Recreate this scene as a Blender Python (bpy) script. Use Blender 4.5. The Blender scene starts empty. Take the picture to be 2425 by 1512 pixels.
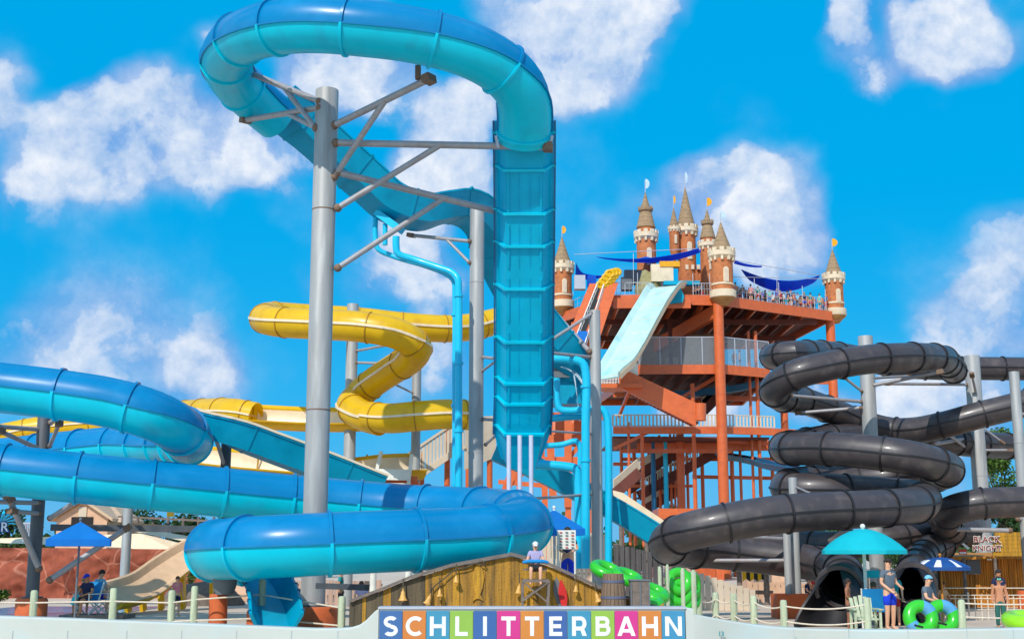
import bpy, math, random
from mathutils import Vector, Matrix, noise
random.seed(7)
rad = math.radians
S = bpy.context.scene

# ---------------------------------------------------------------- camera
CAM_Z = 1.8
PITCH = math.atan(563/3000)
cd = bpy.data.cameras.new('camera'); cam = bpy.data.objects.new('camera', cd)
S.collection.objects.link(cam); S.camera = cam
cam.location = (0, 0, CAM_Z); cam.rotation_euler = (math.pi/2 + PITCH, 0, 0)
cd.lens = 36*3000/2425; cd.sensor_width = 36; cd.clip_start = .1; cd.clip_end = 20000

# survey of the place: frames (x0, y0, px per source px) used to turn a sighting plus a distance into a point
FR = {'a': (0, 0, .8539), '1': (500, 0, 2.16), '2': (500, 600, 2.16), '3': (0, 950, 1.842), '4': (1500, 450, 2.6944),
      '5': (1500, 800, 2.3257), '6': (2040, 900, 2.52), '7': (1780, 1350, 2.2877), '8': (900, 1300, 2.3095),
      'A': (0, 1340, 3.508), 'B': (450, 1340, 3.507), 'C': (940, 1400, 4.075), 'D': (1400, 1380, 3.868),
      'E': (1880, 1440, 4.567), 'F': (2300, 1440, 4.491), 'G': (1500, 830, 2.654), 'H': (1740, 650, 3.789)}
def px(fr, x, y):
    x0, y0, s = FR[fr]
    return ((x0 + x/s)*.8539, (y0 + y/s)*.8539)
def ray(x, y):
    u = (x-1212.5)/3000; v = (756-y)/3000
    c, s = math.cos(PITCH), math.sin(PITCH)
    return Vector((u, c - v*s, s + v*c))
def P(x, y, Y, fr='a'):
    if fr != 'a': x, y = px(fr, x, y)
    d = ray(x, y)
    return Vector((0, 0, CAM_Z)) + d*(Y/d.y)
def PZ(x, y, z, fr='a'):
    if fr != 'a': x, y = px(fr, x, y)
    d = ray(x, y)
    return Vector((0, 0, CAM_Z)) + d*((z-CAM_Z)/d.z)

# ---------------------------------------------------------------- sun, sky
SUN_EL, SUN_AZ = rad(41), rad(-24)       # azimuth measured from straight behind the camera towards the left
sd = Vector((math.sin(SUN_AZ)*math.cos(SUN_EL), -math.cos(SUN_AZ)*math.cos(SUN_EL), math.sin(SUN_EL)))
sl = bpy.data.lights.new('sun', 'SUN'); sl.energy = 3.05; sl.angle = rad(.53); sl.color = (1, .955, .88)
so = bpy.data.objects.new('sun', sl); S.collection.objects.link(so)
so.rotation_euler = (-sd).to_track_quat('-Z', 'Y').to_euler()
S.view_settings.view_transform = 'Standard'; S.view_settings.look = 'None'
S.view_settings.exposure = 0.26; S.view_settings.gamma = 1

w = bpy.data.worlds.new('World'); S.world = w; w.use_nodes = True
nt = w.node_tree; nt.nodes.clear()
def N(t, **k):
    n = nt.nodes.new(t)
    for a, b in k.items(): setattr(n, a, b)
    return n
L = nt.links.new
def M(op, a, b=None, c=None, clamp=False):
    n = N('ShaderNodeMath', operation=op); n.use_clamp = clamp
    for i, q in enumerate((a, b, c)):
        if q is None: continue
        if isinstance(q, (int, float)): n.inputs[i].default_value = q
        else: L(q, n.inputs[i])
    return n.outputs[0]
def MIX(f, a, b):
    n = N('ShaderNodeMix', data_type='RGBA')
    for i, q in ((0, f), (6, a), (7, b)):
        if isinstance(q, (int, float)): n.inputs[i].default_value = q
        elif isinstance(q, tuple): n.inputs[i].default_value = (*q, 1)
        else: L(q, n.inputs[i])
    return n.outputs[2]
sky = N('ShaderNodeTexSky', sky_type='NISHITA'); sky.sun_disc = False
sky.sun_elevation = SUN_EL; sky.sun_rotation = math.atan2(sd.x, sd.y)
sky.air_density = 1; sky.dust_density = .3; sky.ozone_density = 3
hs = N('ShaderNodeHueSaturation'); L(sky.outputs[0], hs.inputs['Color'])
hs.inputs['Hue'].default_value = .475; hs.inputs['Saturation'].default_value = 1.55; hs.inputs['Value'].default_value = 1.55
tc = N('ShaderNodeTexCoord'); D = tc.outputs['Generated']
nrm = N('ShaderNodeVectorMath', operation='NORMALIZE'); L(D, nrm.inputs[0]); D = nrm.outputs[0]
def NOI(vec, sc, det, ro=.55, dist=0., off=(0, 0, 0)):
    v = N('ShaderNodeVectorMath', operation='ADD'); L(vec, v.inputs[0]); v.inputs[1].default_value = off
    n = N('ShaderNodeTexNoise'); n.inputs['Scale'].default_value = sc; n.inputs['Detail'].default_value = det
    n.inputs['Roughness'].default_value = ro; n.inputs['Distortion'].default_value = dist
    L(v.outputs[0], n.inputs['Vector']); return n.outputs['Fac']
# warp the direction a little so that the cloud bodies have irregular outlines
wn = N('ShaderNodeTexNoise'); wn.inputs['Scale'].default_value = 9; wn.inputs['Detail'].default_value = 3; L(D, wn.inputs['Vector'])
ws = N('ShaderNodeVectorMath', operation='SUBTRACT'); L(wn.outputs['Color'], ws.inputs[0]); ws.inputs[1].default_value = (.5, .5, .5)
wm = N('ShaderNodeVectorMath', operation='SCALE'); L(ws.outputs[0], wm.inputs[0]); wm.inputs['Scale'].default_value = .10
wa = N('ShaderNodeVectorMath', operation='ADD'); L(D, wa.inputs[0]); L(wm.outputs[0], wa.inputs[1]); DW = wa.outputs[0]
CL = [ # x, y, radius, weight of each cloud body
 (340,215,75,1),(250,270,85,1),(160,285,70,.95),(380,270,95,1),(470,300,100,.95),(560,330,95,.85),(640,370,80,.7),
 (110,400,90,.8),(40,450,80,.7),(210,420,110,.75),(330,390,100,.75),(20,160,70,.8),(0,290,70,.9),(480,90,50,.5),
 (1180,20,100,1),(1290,40,120,1.1),(1390,90,110,1.05),(1480,60,90,.9),(1560,60,80,.75),(1420,170,80,.7),(1250,160,100,1),(1330,220,80,.6),
 (850,190,100,.95),(740,160,90,.85),(940,190,70,.6),(1020,280,80,1),(1000,400,110,1.1),(1080,350,80,1),(1120,420,80,1),(930,350,70,.9),(1120,220,60,.9),
 (560,270,90,.9),(700,300,70,.6),(120,330,80,.8),(440,420,90,.6),(900,120,80,.8),(1100,300,90,.9),(960,480,80,.8),(2220,120,70,.8),(2000,30,70,.7),(1500,130,80,.6),(1620,20,60,.6),(1000,480,70,.9),(1160,470,50,.8),
 (2260,40,110,1.05),(2180,90,80,1),(2070,160,70,.75),(1990,90,70,.55),(2410,60,60,.7),(2300,0,90,.9),(2130,20,60,.6),
 (1740,450,95,.85),(1850,490,100,1.1),(1940,530,70,1),(1790,560,110,1.1),(1650,450,70,.75),(1560,500,80,.6),(1900,600,80,.95),(1450,560,60,.45),(1680,540,80,.8),
 (2400,640,90,.5),(2350,760,120,.5),(2420,830,90,.7),(2210,960,130,1.0),(2120,900,90,.9),(2030,980,80,1),(1900,960,90,1),(2300,880,90,.8),
 (1750,960,80,.9),(1600,950,60,.8),(2380,980,90,.9),(2200,1060,90,.8),
 (130,820,200,.4),(330,840,200,.42),(2330,700,150,.4),(1800,640,120,.5),(460,900,110,.55),(580,900,90,.4),(40,860,120,.45),(2150,870,110,.6),(2300,800,120,.45),(2240,720,90,.35),(1000,620,90,.5),(700,220,70,.8),(2330,120,70,.6),(1980,160,70,.5),(450,880,100,.5),(520,920,80,.5),(660,490,80,.4),(740,640,80,.35),(1050,690,120,.5),(1060,860,110,.75),
 (960,570,60,.8),(930,900,70,.6),(700,860,60,.3),(900,640,90,.35),(1500,720,60,.5)]
acc = None
for (x, y, r, wt) in CL:
    c = ray(x, y).normalized()
    d = N('ShaderNodeVectorMath', operation='DISTANCE'); L(DW, d.inputs[0]); d.inputs[1].default_value = c
    m = N('ShaderNodeMapRange'); m.interpolation_type = 'SMOOTHSTEP'
    L(d.outputs['Value'], m.inputs[0]); m.inputs[1].default_value = r*1.45/3000; m.inputs[2].default_value = 0
    m.inputs[3].default_value = 0; m.inputs[4].default_value = wt
    acc = m.outputs[0] if acc is None else M('ADD', acc, M('MULTIPLY', m.outputs[0], M('SUBTRACT', 1.15, acc, clamp=True)))
# generic clouds outside the view sector, thickened to add neutral fill light
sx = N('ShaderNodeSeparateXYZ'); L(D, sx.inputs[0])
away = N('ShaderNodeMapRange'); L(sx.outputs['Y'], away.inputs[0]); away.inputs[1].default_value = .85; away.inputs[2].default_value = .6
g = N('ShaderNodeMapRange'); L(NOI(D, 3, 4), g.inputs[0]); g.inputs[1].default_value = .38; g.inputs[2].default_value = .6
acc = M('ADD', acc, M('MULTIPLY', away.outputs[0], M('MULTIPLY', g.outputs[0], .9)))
n1 = NOI(D, 19, 14, .6, .1); n2 = NOI(D, 19, 14, .6, .1, (.003, 0, -.009))
big = NOI(D, 9, 5, .5, .0, (3, 1, 2))
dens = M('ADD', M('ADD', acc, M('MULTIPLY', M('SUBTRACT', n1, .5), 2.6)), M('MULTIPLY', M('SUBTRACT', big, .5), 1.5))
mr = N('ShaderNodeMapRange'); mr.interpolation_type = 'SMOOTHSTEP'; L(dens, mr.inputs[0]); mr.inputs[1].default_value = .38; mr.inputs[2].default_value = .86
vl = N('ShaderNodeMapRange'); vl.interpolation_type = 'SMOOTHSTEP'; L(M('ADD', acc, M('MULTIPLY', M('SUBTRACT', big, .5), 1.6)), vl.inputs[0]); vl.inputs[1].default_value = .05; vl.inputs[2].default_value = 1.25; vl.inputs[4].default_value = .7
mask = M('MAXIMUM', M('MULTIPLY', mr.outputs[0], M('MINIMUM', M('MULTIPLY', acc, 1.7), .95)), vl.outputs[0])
relief = M('MULTIPLY', M('SUBTRACT', n2, n1), 3.6)
core = N('ShaderNodeMapRange'); L(dens, core.inputs[0]); core.inputs[1].default_value = .5; core.inputs[2].default_value = 1.5
lit = M('ADD', M('ADD', M('MULTIPLY', core.outputs[0], .6), .22), relief, clamp=True)
ccol = MIX(lit, (2.6, 3.9, 5.9), (6.6, 6.8, 7.1))
vw = N('ShaderNodeMapRange'); L(sx.outputs['Y'], vw.inputs[0]); vw.inputs[1].default_value = .5; vw.inputs[2].default_value = .85
vw.inputs[3].default_value = .25; vw.inputs[4].default_value = .92
skyc = MIX(vw.outputs[0], hs.outputs[0], (.0, 2.67, 5.70))
# the deeper blue veils round the clouds
dv = N('ShaderNodeMapRange'); L(M('MULTIPLY', acc, NOI(D, 6, 4)), dv.inputs[0]); dv.inputs[1].default_value = .1; dv.inputs[2].default_value = .5
skyc = MIX(M('MULTIPLY', dv.outputs[0], .75), skyc, (.35, 1.75, 5.2))
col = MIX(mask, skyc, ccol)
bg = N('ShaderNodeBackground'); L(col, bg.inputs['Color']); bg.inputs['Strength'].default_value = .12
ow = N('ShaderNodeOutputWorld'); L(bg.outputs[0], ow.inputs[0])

# ---------------------------------------------------------------- materials
def srgb(c):
    return tuple(((v/255)/12.92 if v/255 <= .04045 else ((v/255+.055)/1.055)**2.4) for v in c)
_m = {}
def mat(name, rgb, rough=.5, metal=0, var=.12, vscale=3., bump=0., bscale=20., coat=0., spec=.5, streak=False, dirt=None, dirt_amt=.5, trans=0., alpha=1., stripes=None, emis=None, dlo=.52):
    """procedural paint: base colour from sRGB, broad tone variation, optional vertical streaks, dirt and bump"""
    if name in _m: return _m[name]
    m = bpy.data.materials.new(name); m.use_nodes = True; t = m.node_tree; b = t.nodes['Principled BSDF']; nn = t.nodes.new; l = t.links.new
    c = srgb(rgb); tcd = nn('ShaderNodeTexCoord')
    geo = nn('ShaderNodeNewGeometry')
    mp = nn('ShaderNodeMapping'); l(geo.outputs['Position'], mp.inputs[0])
    mp.inputs['Scale'].default_value = (1, 1, .12) if streak else (1, 1, 1)
    ns = nn('ShaderNodeTexNoise'); ns.inputs['Scale'].default_value = vscale; ns.inputs['Detail'].default_value = 6; ns.inputs['Roughness'].default_value = .6
    l(mp.outputs[0], ns.inputs['Vector'])
    r = nn('ShaderNodeMapRange'); l(ns.outputs['Fac'], r.inputs[0]); r.inputs[1].default_value = .3; r.inputs[2].default_value = .7
    r.inputs[3].default_value = 1-var; r.inputs[4].default_value = 1+var
    mul = nn('ShaderNodeVectorMath'); mul.operation = 'SCALE'; mul.inputs[0].default_value = c; l(r.outputs[0], mul.inputs['Scale'])
    out = mul.outputs[0]
    if stripes:   # (axis, scale, dark amount): plank or panel joints
        wv = nn('ShaderNodeTexWave'); wv.wave_type = 'BANDS'; wv.bands_direction = stripes[0]; wv.wave_profile = 'SAW'
        wv.inputs['Scale'].default_value = stripes[1]; l(geo.outputs['Position'], wv.inputs['Vector'])
        wv.inputs['Distortion'].default_value = stripes[3] if len(stripes) > 3 else 0
        cr = nn('ShaderNodeValToRGB'); cr.color_ramp.elements[0].position = .0; cr.color_ramp.elements[0].color = (1-stripes[2],)*3+(1,)
        cr.color_ramp.elements[1].position = .16; cr.color_ramp.elements[1].color = (1, 1, 1, 1); l(wv.outputs['Fac'], cr.inputs[0])
        mm = nn('ShaderNodeVectorMath'); mm.operation = 'MULTIPLY'; l(out, mm.inputs[0]); l(cr.outputs[0], mm.inputs[1]); out = mm.outputs[0]
    if dirt:
        dn = nn('ShaderNodeTexNoise'); dn.inputs['Scale'].default_value = vscale*1.7; dn.inputs['Detail'].default_value = 9; l(mp.outputs[0], dn.inputs['Vector'])
        dr = nn('ShaderNodeMapRange'); l(dn.outputs['Fac'], dr.inputs[0]); dr.inputs[1].default_value = dlo; dr.inputs[2].default_value = dlo+.23; dr.inputs[4].default_value = dirt_amt
        mx = nn('ShaderNodeMix'); mx.data_type = 'RGBA'; l(dr.outputs[0], mx.inputs[0]); l(out, mx.inputs[6]); mx.inputs[7].default_value = (*srgb(dirt), 1); out = mx.outputs[2]
    l(out, b.inputs['Base Color'])
    b.inputs['Metallic'].default_value = metal; b.inputs['Specular IOR Level'].default_value = spec
    rr = nn('ShaderNodeMapRange'); l(ns.outputs['Fac'], rr.inputs[0]); rr.inputs[3].default_value = max(.03, rough-.1); rr.inputs[4].default_value = min(1, rough+.12)
    l(rr.outputs[0], b.inputs['Roughness']); b.inputs['Coat Weight'].default_value = coat; b.inputs['Coat Roughness'].default_value = .12
    if bump:
        bn = nn('ShaderNodeTexNoise'); bn.inputs['Scale'].default_value = bscale; bn.inputs['Detail'].default_value = 5; l(geo.outputs['Position'], bn.inputs['Vector'])
        bp = nn('ShaderNodeBump'); bp.inputs['Strength'].default_value = bump; bp.inputs['Distance'].default_value = .05; l(bn.outputs['Fac'], bp.inputs['Height']); l(bp.outputs[0], b.inputs['Normal'])
    if alpha < 1: b.inputs['Alpha'].default_value = alpha
    if trans:    # light soaking through thin fibreglass or cloth
        tl = nn('ShaderNodeBsdfTranslucent'); l(out, tl.inputs['Color']); ms = nn('ShaderNodeMixShader'); ms.inputs[0].default_value = trans
        l(b.outputs[0], ms.inputs[1]); l(tl.outputs[0], ms.inputs[2]); l(ms.outputs[0], t.nodes['Material Output'].inputs['Surface'])
    _m[name] = m; return m

M_ = {}
M_['deep'] = mat('deep_blue_fibreglass', (0,128,184), .3, var=.06, vscale=.8, coat=.12, spec=.3, trans=.1, dirt=(30,150,205), dirt_amt=.45)
M_['cyan'] = mat('cyan_fibreglass', (0,222,244), .32, var=.07, vscale=.8, coat=.1, spec=.25, trans=.3, dirt=(40,190,222), dirt_amt=.6)
M_['teal'] = mat('teal_fibreglass', (0,176,208), .4, var=.1, vscale=1.2, coat=.05, spec=.3, trans=.3, dirt=(0,130,170), dirt_amt=.4)
M_['trough'] = mat('bright_trough_fibreglass', (0,208,234), .4, var=.08, vscale=1.2, coat=.05, spec=.3, trans=.45)
M_['tealdark'] = mat('dark_teal_fibreglass', (6,96,136), .45, var=.12, vscale=1.5)  # darker blue of the rims, ribs, castle flumes and one castle column
M_['pipe'] = mat('light_blue_pipe', (20,190,228), .35, var=.06, vscale=2, coat=.15, spec=.35)
M_['ltpipe'] = mat('pale_pipe', (190,196,215), .4, var=.08)
M_['yel'] = mat('yellow_fibreglass', (246,200,20), .36, var=.07, vscale=1.3, coat=.12, trans=.28, dirt=(222,166,14), dirt_amt=.5)
M_['yeldark'] = mat('yellow_joint', (176,130,24), .5)
M_['cream'] = mat('cream_fibreglass', (238,216,182), .45, var=.07, vscale=1.3, dirt=(205,170,130), dirt_amt=.4)
M_['blk'] = mat('black_fibreglass', (66,59,60), .42, var=.12, vscale=1.3, coat=.12, spec=.5, dirt=(112,98,92), dirt_amt=.55)
M_['blkdk'] = mat('black_joint', (30,28,32), .5)
M_['steel'] = mat('galvanised_steel', (160,160,158), .55, metal=.15, var=.2, vscale=3.2, streak=True, dirt=(190,192,190), dirt_amt=.6, bump=.05, bscale=30)
M_['steeldk'] = mat('weathered_dark_steel', (86,92,98), .55, metal=.2, var=.18, vscale=3, streak=True, dirt=(120,110,100))
M_['beam'] = mat('galvanised_beam', (160,158,160), .5, metal=.2, var=.12, vscale=4, dirt=(165,120,90), dirt_amt=.45)
M_['rust'] = mat('rusty_bracket', (122,98,80), .7, var=.2, vscale=12)
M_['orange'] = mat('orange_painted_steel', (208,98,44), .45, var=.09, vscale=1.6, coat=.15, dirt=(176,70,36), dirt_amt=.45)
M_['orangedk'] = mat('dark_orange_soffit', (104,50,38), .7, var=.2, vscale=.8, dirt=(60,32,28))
M_['pier'] = mat('orange_painted_concrete', (206,98,48), .7, var=.1, vscale=2.5, dirt=(168,84,52), dirt_amt=.6, bump=.2)
M_['white'] = mat('white_pool_wall', (190,195,186), .55, var=.05, vscale=.7, dirt=(176,206,212), dirt_amt=.5, bump=.05, bscale=6)
M_['pale'] = mat('pale_aqua_slide', (184,214,208), .4, var=.12, vscale=.45, coat=.1, dirt=(110,190,200), dirt_amt=.7)
M_['brownwall'] = mat('brown_rear_wall', (150,126,104), .8, var=.2, stripes=('X', 1.0, .2), dirt=(110,96,84))
M_['corbel'] = mat('ochre_corbel', (170,122,70), .8, var=.2)
M_['brick'] = mat('turret_brick', (190,114,66), .8, var=.22, vscale=2.4, dirt=(140,76,50), dirt_amt=.7, bump=.4, bscale=5)
M_['stone'] = mat('cream_turret_stone', (222,202,172), .75, var=.1, vscale=1.6, dirt=(196,172,140), dirt_amt=.5)
M_['shingle'] = mat('tan_shingle_roof', (158,130,98), .85, var=.2, vscale=3, dirt=(110,96,70), dirt_amt=.6, stripes=('Z', .75, .45), bump=.4, bscale=6)
M_['flag'] = mat('gold_pennant', (246,176,20), .6, trans=.2)
M_['flagpale'] = mat('pale_pennant', (196,220,236), .6, trans=.2)
M_['sail'] = mat('blue_shade_cloth', (20,112,226), .7, var=.1, trans=.55)
M_['canopy'] = mat('blue_canopy_cloth', (20,140,230), .7, var=.06, vscale=2, trans=.5)
M_['tealcan'] = mat('turquoise_canopy_cloth', (0,200,214), .7, var=.05, vscale=1.5, trans=.3)
M_['navycan'] = mat('navy_canopy_cloth', (24,82,150), .7, trans=.15)
M_['whitecl'] = mat('white_cloth', (236,236,236), .8, trans=.1)
M_['polewh'] = mat('off_white_pole', (228,226,214), .5)
M_['wood'] = mat('weathered_yellow_board', (168,122,38), .8, var=.4, vscale=6, streak=True, dirt=(92,74,46), dirt_amt=.8, dlo=.46, bump=.4, bscale=25)
M_['wood2'] = mat('amber_board', (184,134,34), .8, var=.35, vscale=7, streak=True, dirt=(112,86,40), dirt_amt=.7, dlo=.48, bump=.4, bscale=25)
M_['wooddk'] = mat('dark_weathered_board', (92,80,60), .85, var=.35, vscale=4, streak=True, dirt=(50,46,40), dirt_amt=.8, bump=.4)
M_['greywood'] = mat('grey_timber', (122,108,98), .85, var=.25, vscale=5, dirt=(84,74,70), dirt_amt=.7, bump=.3)
M_['bamboo'] = mat('bamboo_cane', (196,128,38), .65, var=.35, vscale=5, streak=True, dirt=(130,74,24), dirt_amt=.7)
M_['brass'] = mat('old_gold_bell', (222,168,86), .5, var=.18, vscale=14, dirt=(150,104,50), dirt_amt=.6)
M_['post'] = mat('pale_green_timber_post', (184,192,160), .8, var=.16, vscale=8, streak=True, dirt=(130,124,96), dirt_amt=.6, bump=.3)
M_['rope'] = mat('cream_rope', (232,214,190), .8, var=.1, vscale=20, bump=.5, bscale=80)
M_['tanslide'] = mat('tan_slide_fibreglass', (222,184,146), .5, var=.08, dirt=(200,160,124), dirt_amt=.4)
M_['tan'] = mat('tan_stucco', (214,172,140), .85, var=.08, vscale=1.2, dirt=(186,140,110), dirt_amt=.5, bump=.15)
M_['beige'] = mat('beige_slats', (206,188,164), .7, var=.08, vscale=1.5, dirt=(190,164,140), dirt_amt=.5)
M_['fence'] = mat('pinkish_board_fence', (192,160,142), .85, var=.18, vscale=2.5, streak=True, stripes=('X', 1.6, .5), dirt=(140,110,98), dirt_amt=.5)
M_['rock'] = mat('red_rock_stucco', (156,82,60), .95, var=.25, vscale=1.6, dirt=(126,64,52), dirt_amt=.7, bump=.9, bscale=3)
M_['roof'] = mat('tan_roof', (206,174,142), .85, var=.1, vscale=1.5, stripes=('Z', 1.6, .3))
M_['dark'] = mat('dark_opening', (40,34,34), .9)
M_['black'] = mat('black_rubber', (22,22,24), .6)
M_['green'] = mat('lime_green_vinyl', (60,206,44), .3, var=.05, coat=.5, trans=.15)
M_['vblue'] = mat('powder_blue_vinyl', (98,172,220), .3, var=.06, coat=.5, trans=.15)
M_['lime'] = mat('yellow_green_vinyl', (150,222,20), .3, coat=.4)
M_['sling'] = mat('blue_sling_cloth', (10,140,206), .7, trans=.15)
M_['redp'] = mat('red_paint', (206,32,28), .45)
M_['greyp'] = mat('grey_paint', (104,108,112), .6, var=.1)
M_['leaf'] = mat('green_leaf', (84,112,38), .6, var=.45, vscale=2.5, trans=.25)
M_['leaf2'] = mat('dark_green_leaf', (52,82,34), .6, var=.45, vscale=2.5, trans=.25)
M_['bark'] = mat('bark', (92,72,54), .9, var=.3, vscale=9, bump=.5)
M_['glass'] = mat('smoky_mesh_panel', (150,158,164), .35, var=.1, alpha=.32)
M_['rail'] = mat('grey_railing', (176,180,190), .5, var=.08)
M_['barrel'] = mat('barrel_stave', (128,104,84), .8, var=.25, vscale=6, streak=True, bump=.3)
M_['hoop'] = mat('blue_grey_hoop', (92,96,118), .5)
M_['water'] = mat('falling_water', (225,240,246), .15, var=.05, alpha=.55)

# ---------------------------------------------------------------- mesh builder
WL = {}     # world location of every object with a builder-known place
class MB:
    def __init__(s): s.v = []; s.f = []; s.m = []; s.k = 0
    def add(s, vs, fs, k=None):
        o = len(s.v); s.v += [Vector(q) for q in vs]; s.f += [tuple(i+o for i in f) for f in fs]; s.m += [s.k if k is None else k]*len(fs); return s
    def box(s, c, size, rz=0, k=None, ax=None):
        """box of size (x,y,z) about centre c; ax = optional (X,Y,Z) axes"""
        X, Y, Z = ax if ax else (Vector((math.cos(rz), math.sin(rz), 0)), Vector((-math.sin(rz), math.cos(rz), 0)), Vector((0, 0, 1)))
        c = Vector(c); a, b, d = (q/2 for q in size)
        vs = [c + X*(i*a) + Y*(j*b) + Z*(h*d) for h in (-1, 1) for j in (-1, 1) for i in (-1, 1)]
        return s.add(vs, [(0,2,3,1),(4,5,7,6),(0,1,5,4),(1,3,7,5),(3,2,6,7),(2,0,4,6)], k)
    def beam(s, p, q, w_, h, k=None, up=Vector((0, 0, 1))):
        p, q = Vector(p), Vector(q); Y = (q-p); ln = Y.length; Y.normalize(); X = Y.cross(up)
        if X.length < 1e-3: X = Vector((1, 0, 0))
        X.normalize(); Z = X.cross(Y)
        return s.box((p+q)/2, (w_, ln, h), ax=(X, Y, Z), k=k)
    def cyl(s, p, q, r0, r1=None, n=16, k=None, cap=True):
        p, q = Vector(p), Vector(q); r1 = r0 if r1 is None else r1; d = (q-p).normalized()
        a = d.orthogonal().normalized(); b = d.cross(a)
        vs = [p + (a*math.cos(t)+b*math.sin(t))*r0 for t in [2*math.pi*i/n for i in range(n)]] + [q + (a*math.cos(t)+b*math.sin(t))*r1 for t in [2*math.pi*i/n for i in range(n)]]
        fs = [(i, (i+1) % n, n+(i+1) % n, n+i) for i in range(n)]
        if cap: fs += [tuple(range(n-1, -1, -1)), tuple(range(n, 2*n))]
        return s.add(vs, fs, k)
    def lathe(s, c, prof, n=24, k=None, axis=None, cap=True):
        """prof: (radius, height) list"""
        c = Vector(c); Z = Vector(axis).normalized() if axis is not None else Vector((0, 0, 1)); X = Z.orthogonal().normalized() if axis is not None else Vector((1, 0, 0)); Y = Z.cross(X)
        vs = [c + X*(r*math.cos(2*math.pi*i/n)) + Y*(r*math.sin(2*math.pi*i/n)) + Z*h for r, h in prof for i in range(n)]
        fs = [(j*n+i, j*n+(i+1) % n, (j+1)*n+(i+1) % n, (j+1)*n+i) for j in range(len(prof)-1) for i in range(n)]
        if cap: fs += [tuple(range(n-1, -1, -1)), tuple(range((len(prof)-1)*n, len(prof)*n))]
        return s.add(vs, fs, k)
    def ball(s, c, r, n=12, k=None, sc=(1, 1, 1)):
        c = Vector(c); m = n//2+1; vs = []; fs = []
        for j in range(m+1):
            ph = math.pi*j/m
            for i in range(n):
                t = 2*math.pi*i/n; vs.append(c + Vector((r*sc[0]*math.sin(ph)*math.cos(t), r*sc[1]*math.sin(ph)*math.sin(t), r*sc[2]*math.cos(ph))))
        for j in range(m):
            for i in range(n): fs.append((j*n+i, (j+1)*n+i, (j+1)*n+(i+1) % n, j*n+(i+1) % n))
        return s.add(vs, fs, k)
    def prism(s, pts, d, k=None):
        """polygon pts extruded along vector d"""
        pts = [Vector(q) for q in pts]; n = len(pts); d = Vector(d)
        return s.add(pts + [q+d for q in pts], [tuple(range(n-1, -1, -1)), tuple(range(n, 2*n))] + [(i, (i+1) % n, n+(i+1) % n, n+i) for i in range(n)], k)
    def pipe(s, pts, r, n=12, k=None, cap=True, smooth_path=False):
        """round pipe through points with parallel-transport frame"""
        pts = [Vector(q) for q in pts]
        rs = r if isinstance(r, (list, tuple)) else [r]*len(pts)
        T = [((pts[min(i+1, len(pts)-1)]-pts[max(i-1, 0)]).normalized()) for i in range(len(pts))]
        a = T[0].orthogonal().normalized(); vs = []
        for i, p in enumerate(pts):
            a = (a - T[i]*a.dot(T[i])).normalized(); b = T[i].cross(a)
            vs += [p + (a*math.cos(2*math.pi*j/n)+b*math.sin(2*math.pi*j/n))*rs[i] for j in range(n)]
        fs = [(i*n+j, i*n+(j+1) % n, (i+1)*n+(j+1) % n, (i+1)*n+j) for i in range(len(pts)-1) for j in range(n)]
        if cap: fs += [tuple(range(n-1, -1, -1)), tuple(range((len(pts)-1)*n, len(pts)*n))]
        return s.add(vs, fs, k)
    def sweep(s, fr, prof, closed=True, k=None, cap=True):
        """fr: list of (point, side, up); prof: list of (s, u) or function i -> list"""
        n = None; vs = []
        for i, (p, sd_, u) in enumerate(fr):
            pr = prof(i) if callable(prof) else prof; n = len(pr); vs += [p + sd_*x + u*y for x, y in pr]
        e = n if closed else n-1
        fs = [(i*n+j, i*n+(j+1) % n, (i+1)*n+(j+1) % n, (i+1)*n+j) for i in range(len(fr)-1) for j in range(e)]
        if cap and closed: fs += [tuple(range(n-1, -1, -1)), tuple(range((len(fr)-1)*n, len(fr)*n))]
        return s.add(vs, fs, k)
    def build(s, name, mats, parent=None, smooth=True, auto=35, label=None, cat=None, group=None, kind=None, origin=None):
        if not isinstance(mats, (list, tuple)): mats = [mats]
        if origin is None:
            xs = [q.x for q in s.v]; ys = [q.y for q in s.v]; zs = [q.z for q in s.v]
            origin = Vector(((min(xs)+max(xs))/2, (min(ys)+max(ys))/2, min(zs)))
        origin = Vector(origin)
        me = bpy.data.meshes.new(name); me.from_pydata([q-origin for q in s.v], [], s.f)
        for m in mats: me.materials.append(M_[m] if isinstance(m, str) else m)
        for p, k in zip(me.polygons, s.m): p.material_index = k
        o = bpy.data.objects.new(name, me); S.collection.objects.link(o)
        if smooth:
            for p in me.polygons: p.use_smooth = True
            me.update()
            try: me.set_sharp_from_angle(angle=rad(auto))
            except Exception: pass
        WL[o] = origin
        if parent is not None:
            o.parent = parent; o.location = origin - WL[parent]
        else: o.location = origin
        tag(o, label, cat, group, kind); return o
def tag(o, label=None, cat=None, group=None, kind=None):
    if label: o['label'] = label
    if cat: o['category'] = cat
    if group: o['group'] = group
    if kind: o['kind'] = kind
def thing(name, label, cat, loc, group=None):
    o = bpy.data.objects.new(name, None); S.collection.objects.link(o); o.empty_display_size = .2
    o.location = loc; WL[o] = Vector(loc); tag(o, label, cat, group); return o
KIDS = {}
def copy_tree(o, parent=None):
    c = o.copy(); S.collection.objects.link(c)
    if parent is not None: c.parent = parent
    WL[c] = WL.get(o, Vector())
    for ch in [q for q in bpy.data.objects if q.parent == o]: copy_tree(ch, c)
    return c
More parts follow.
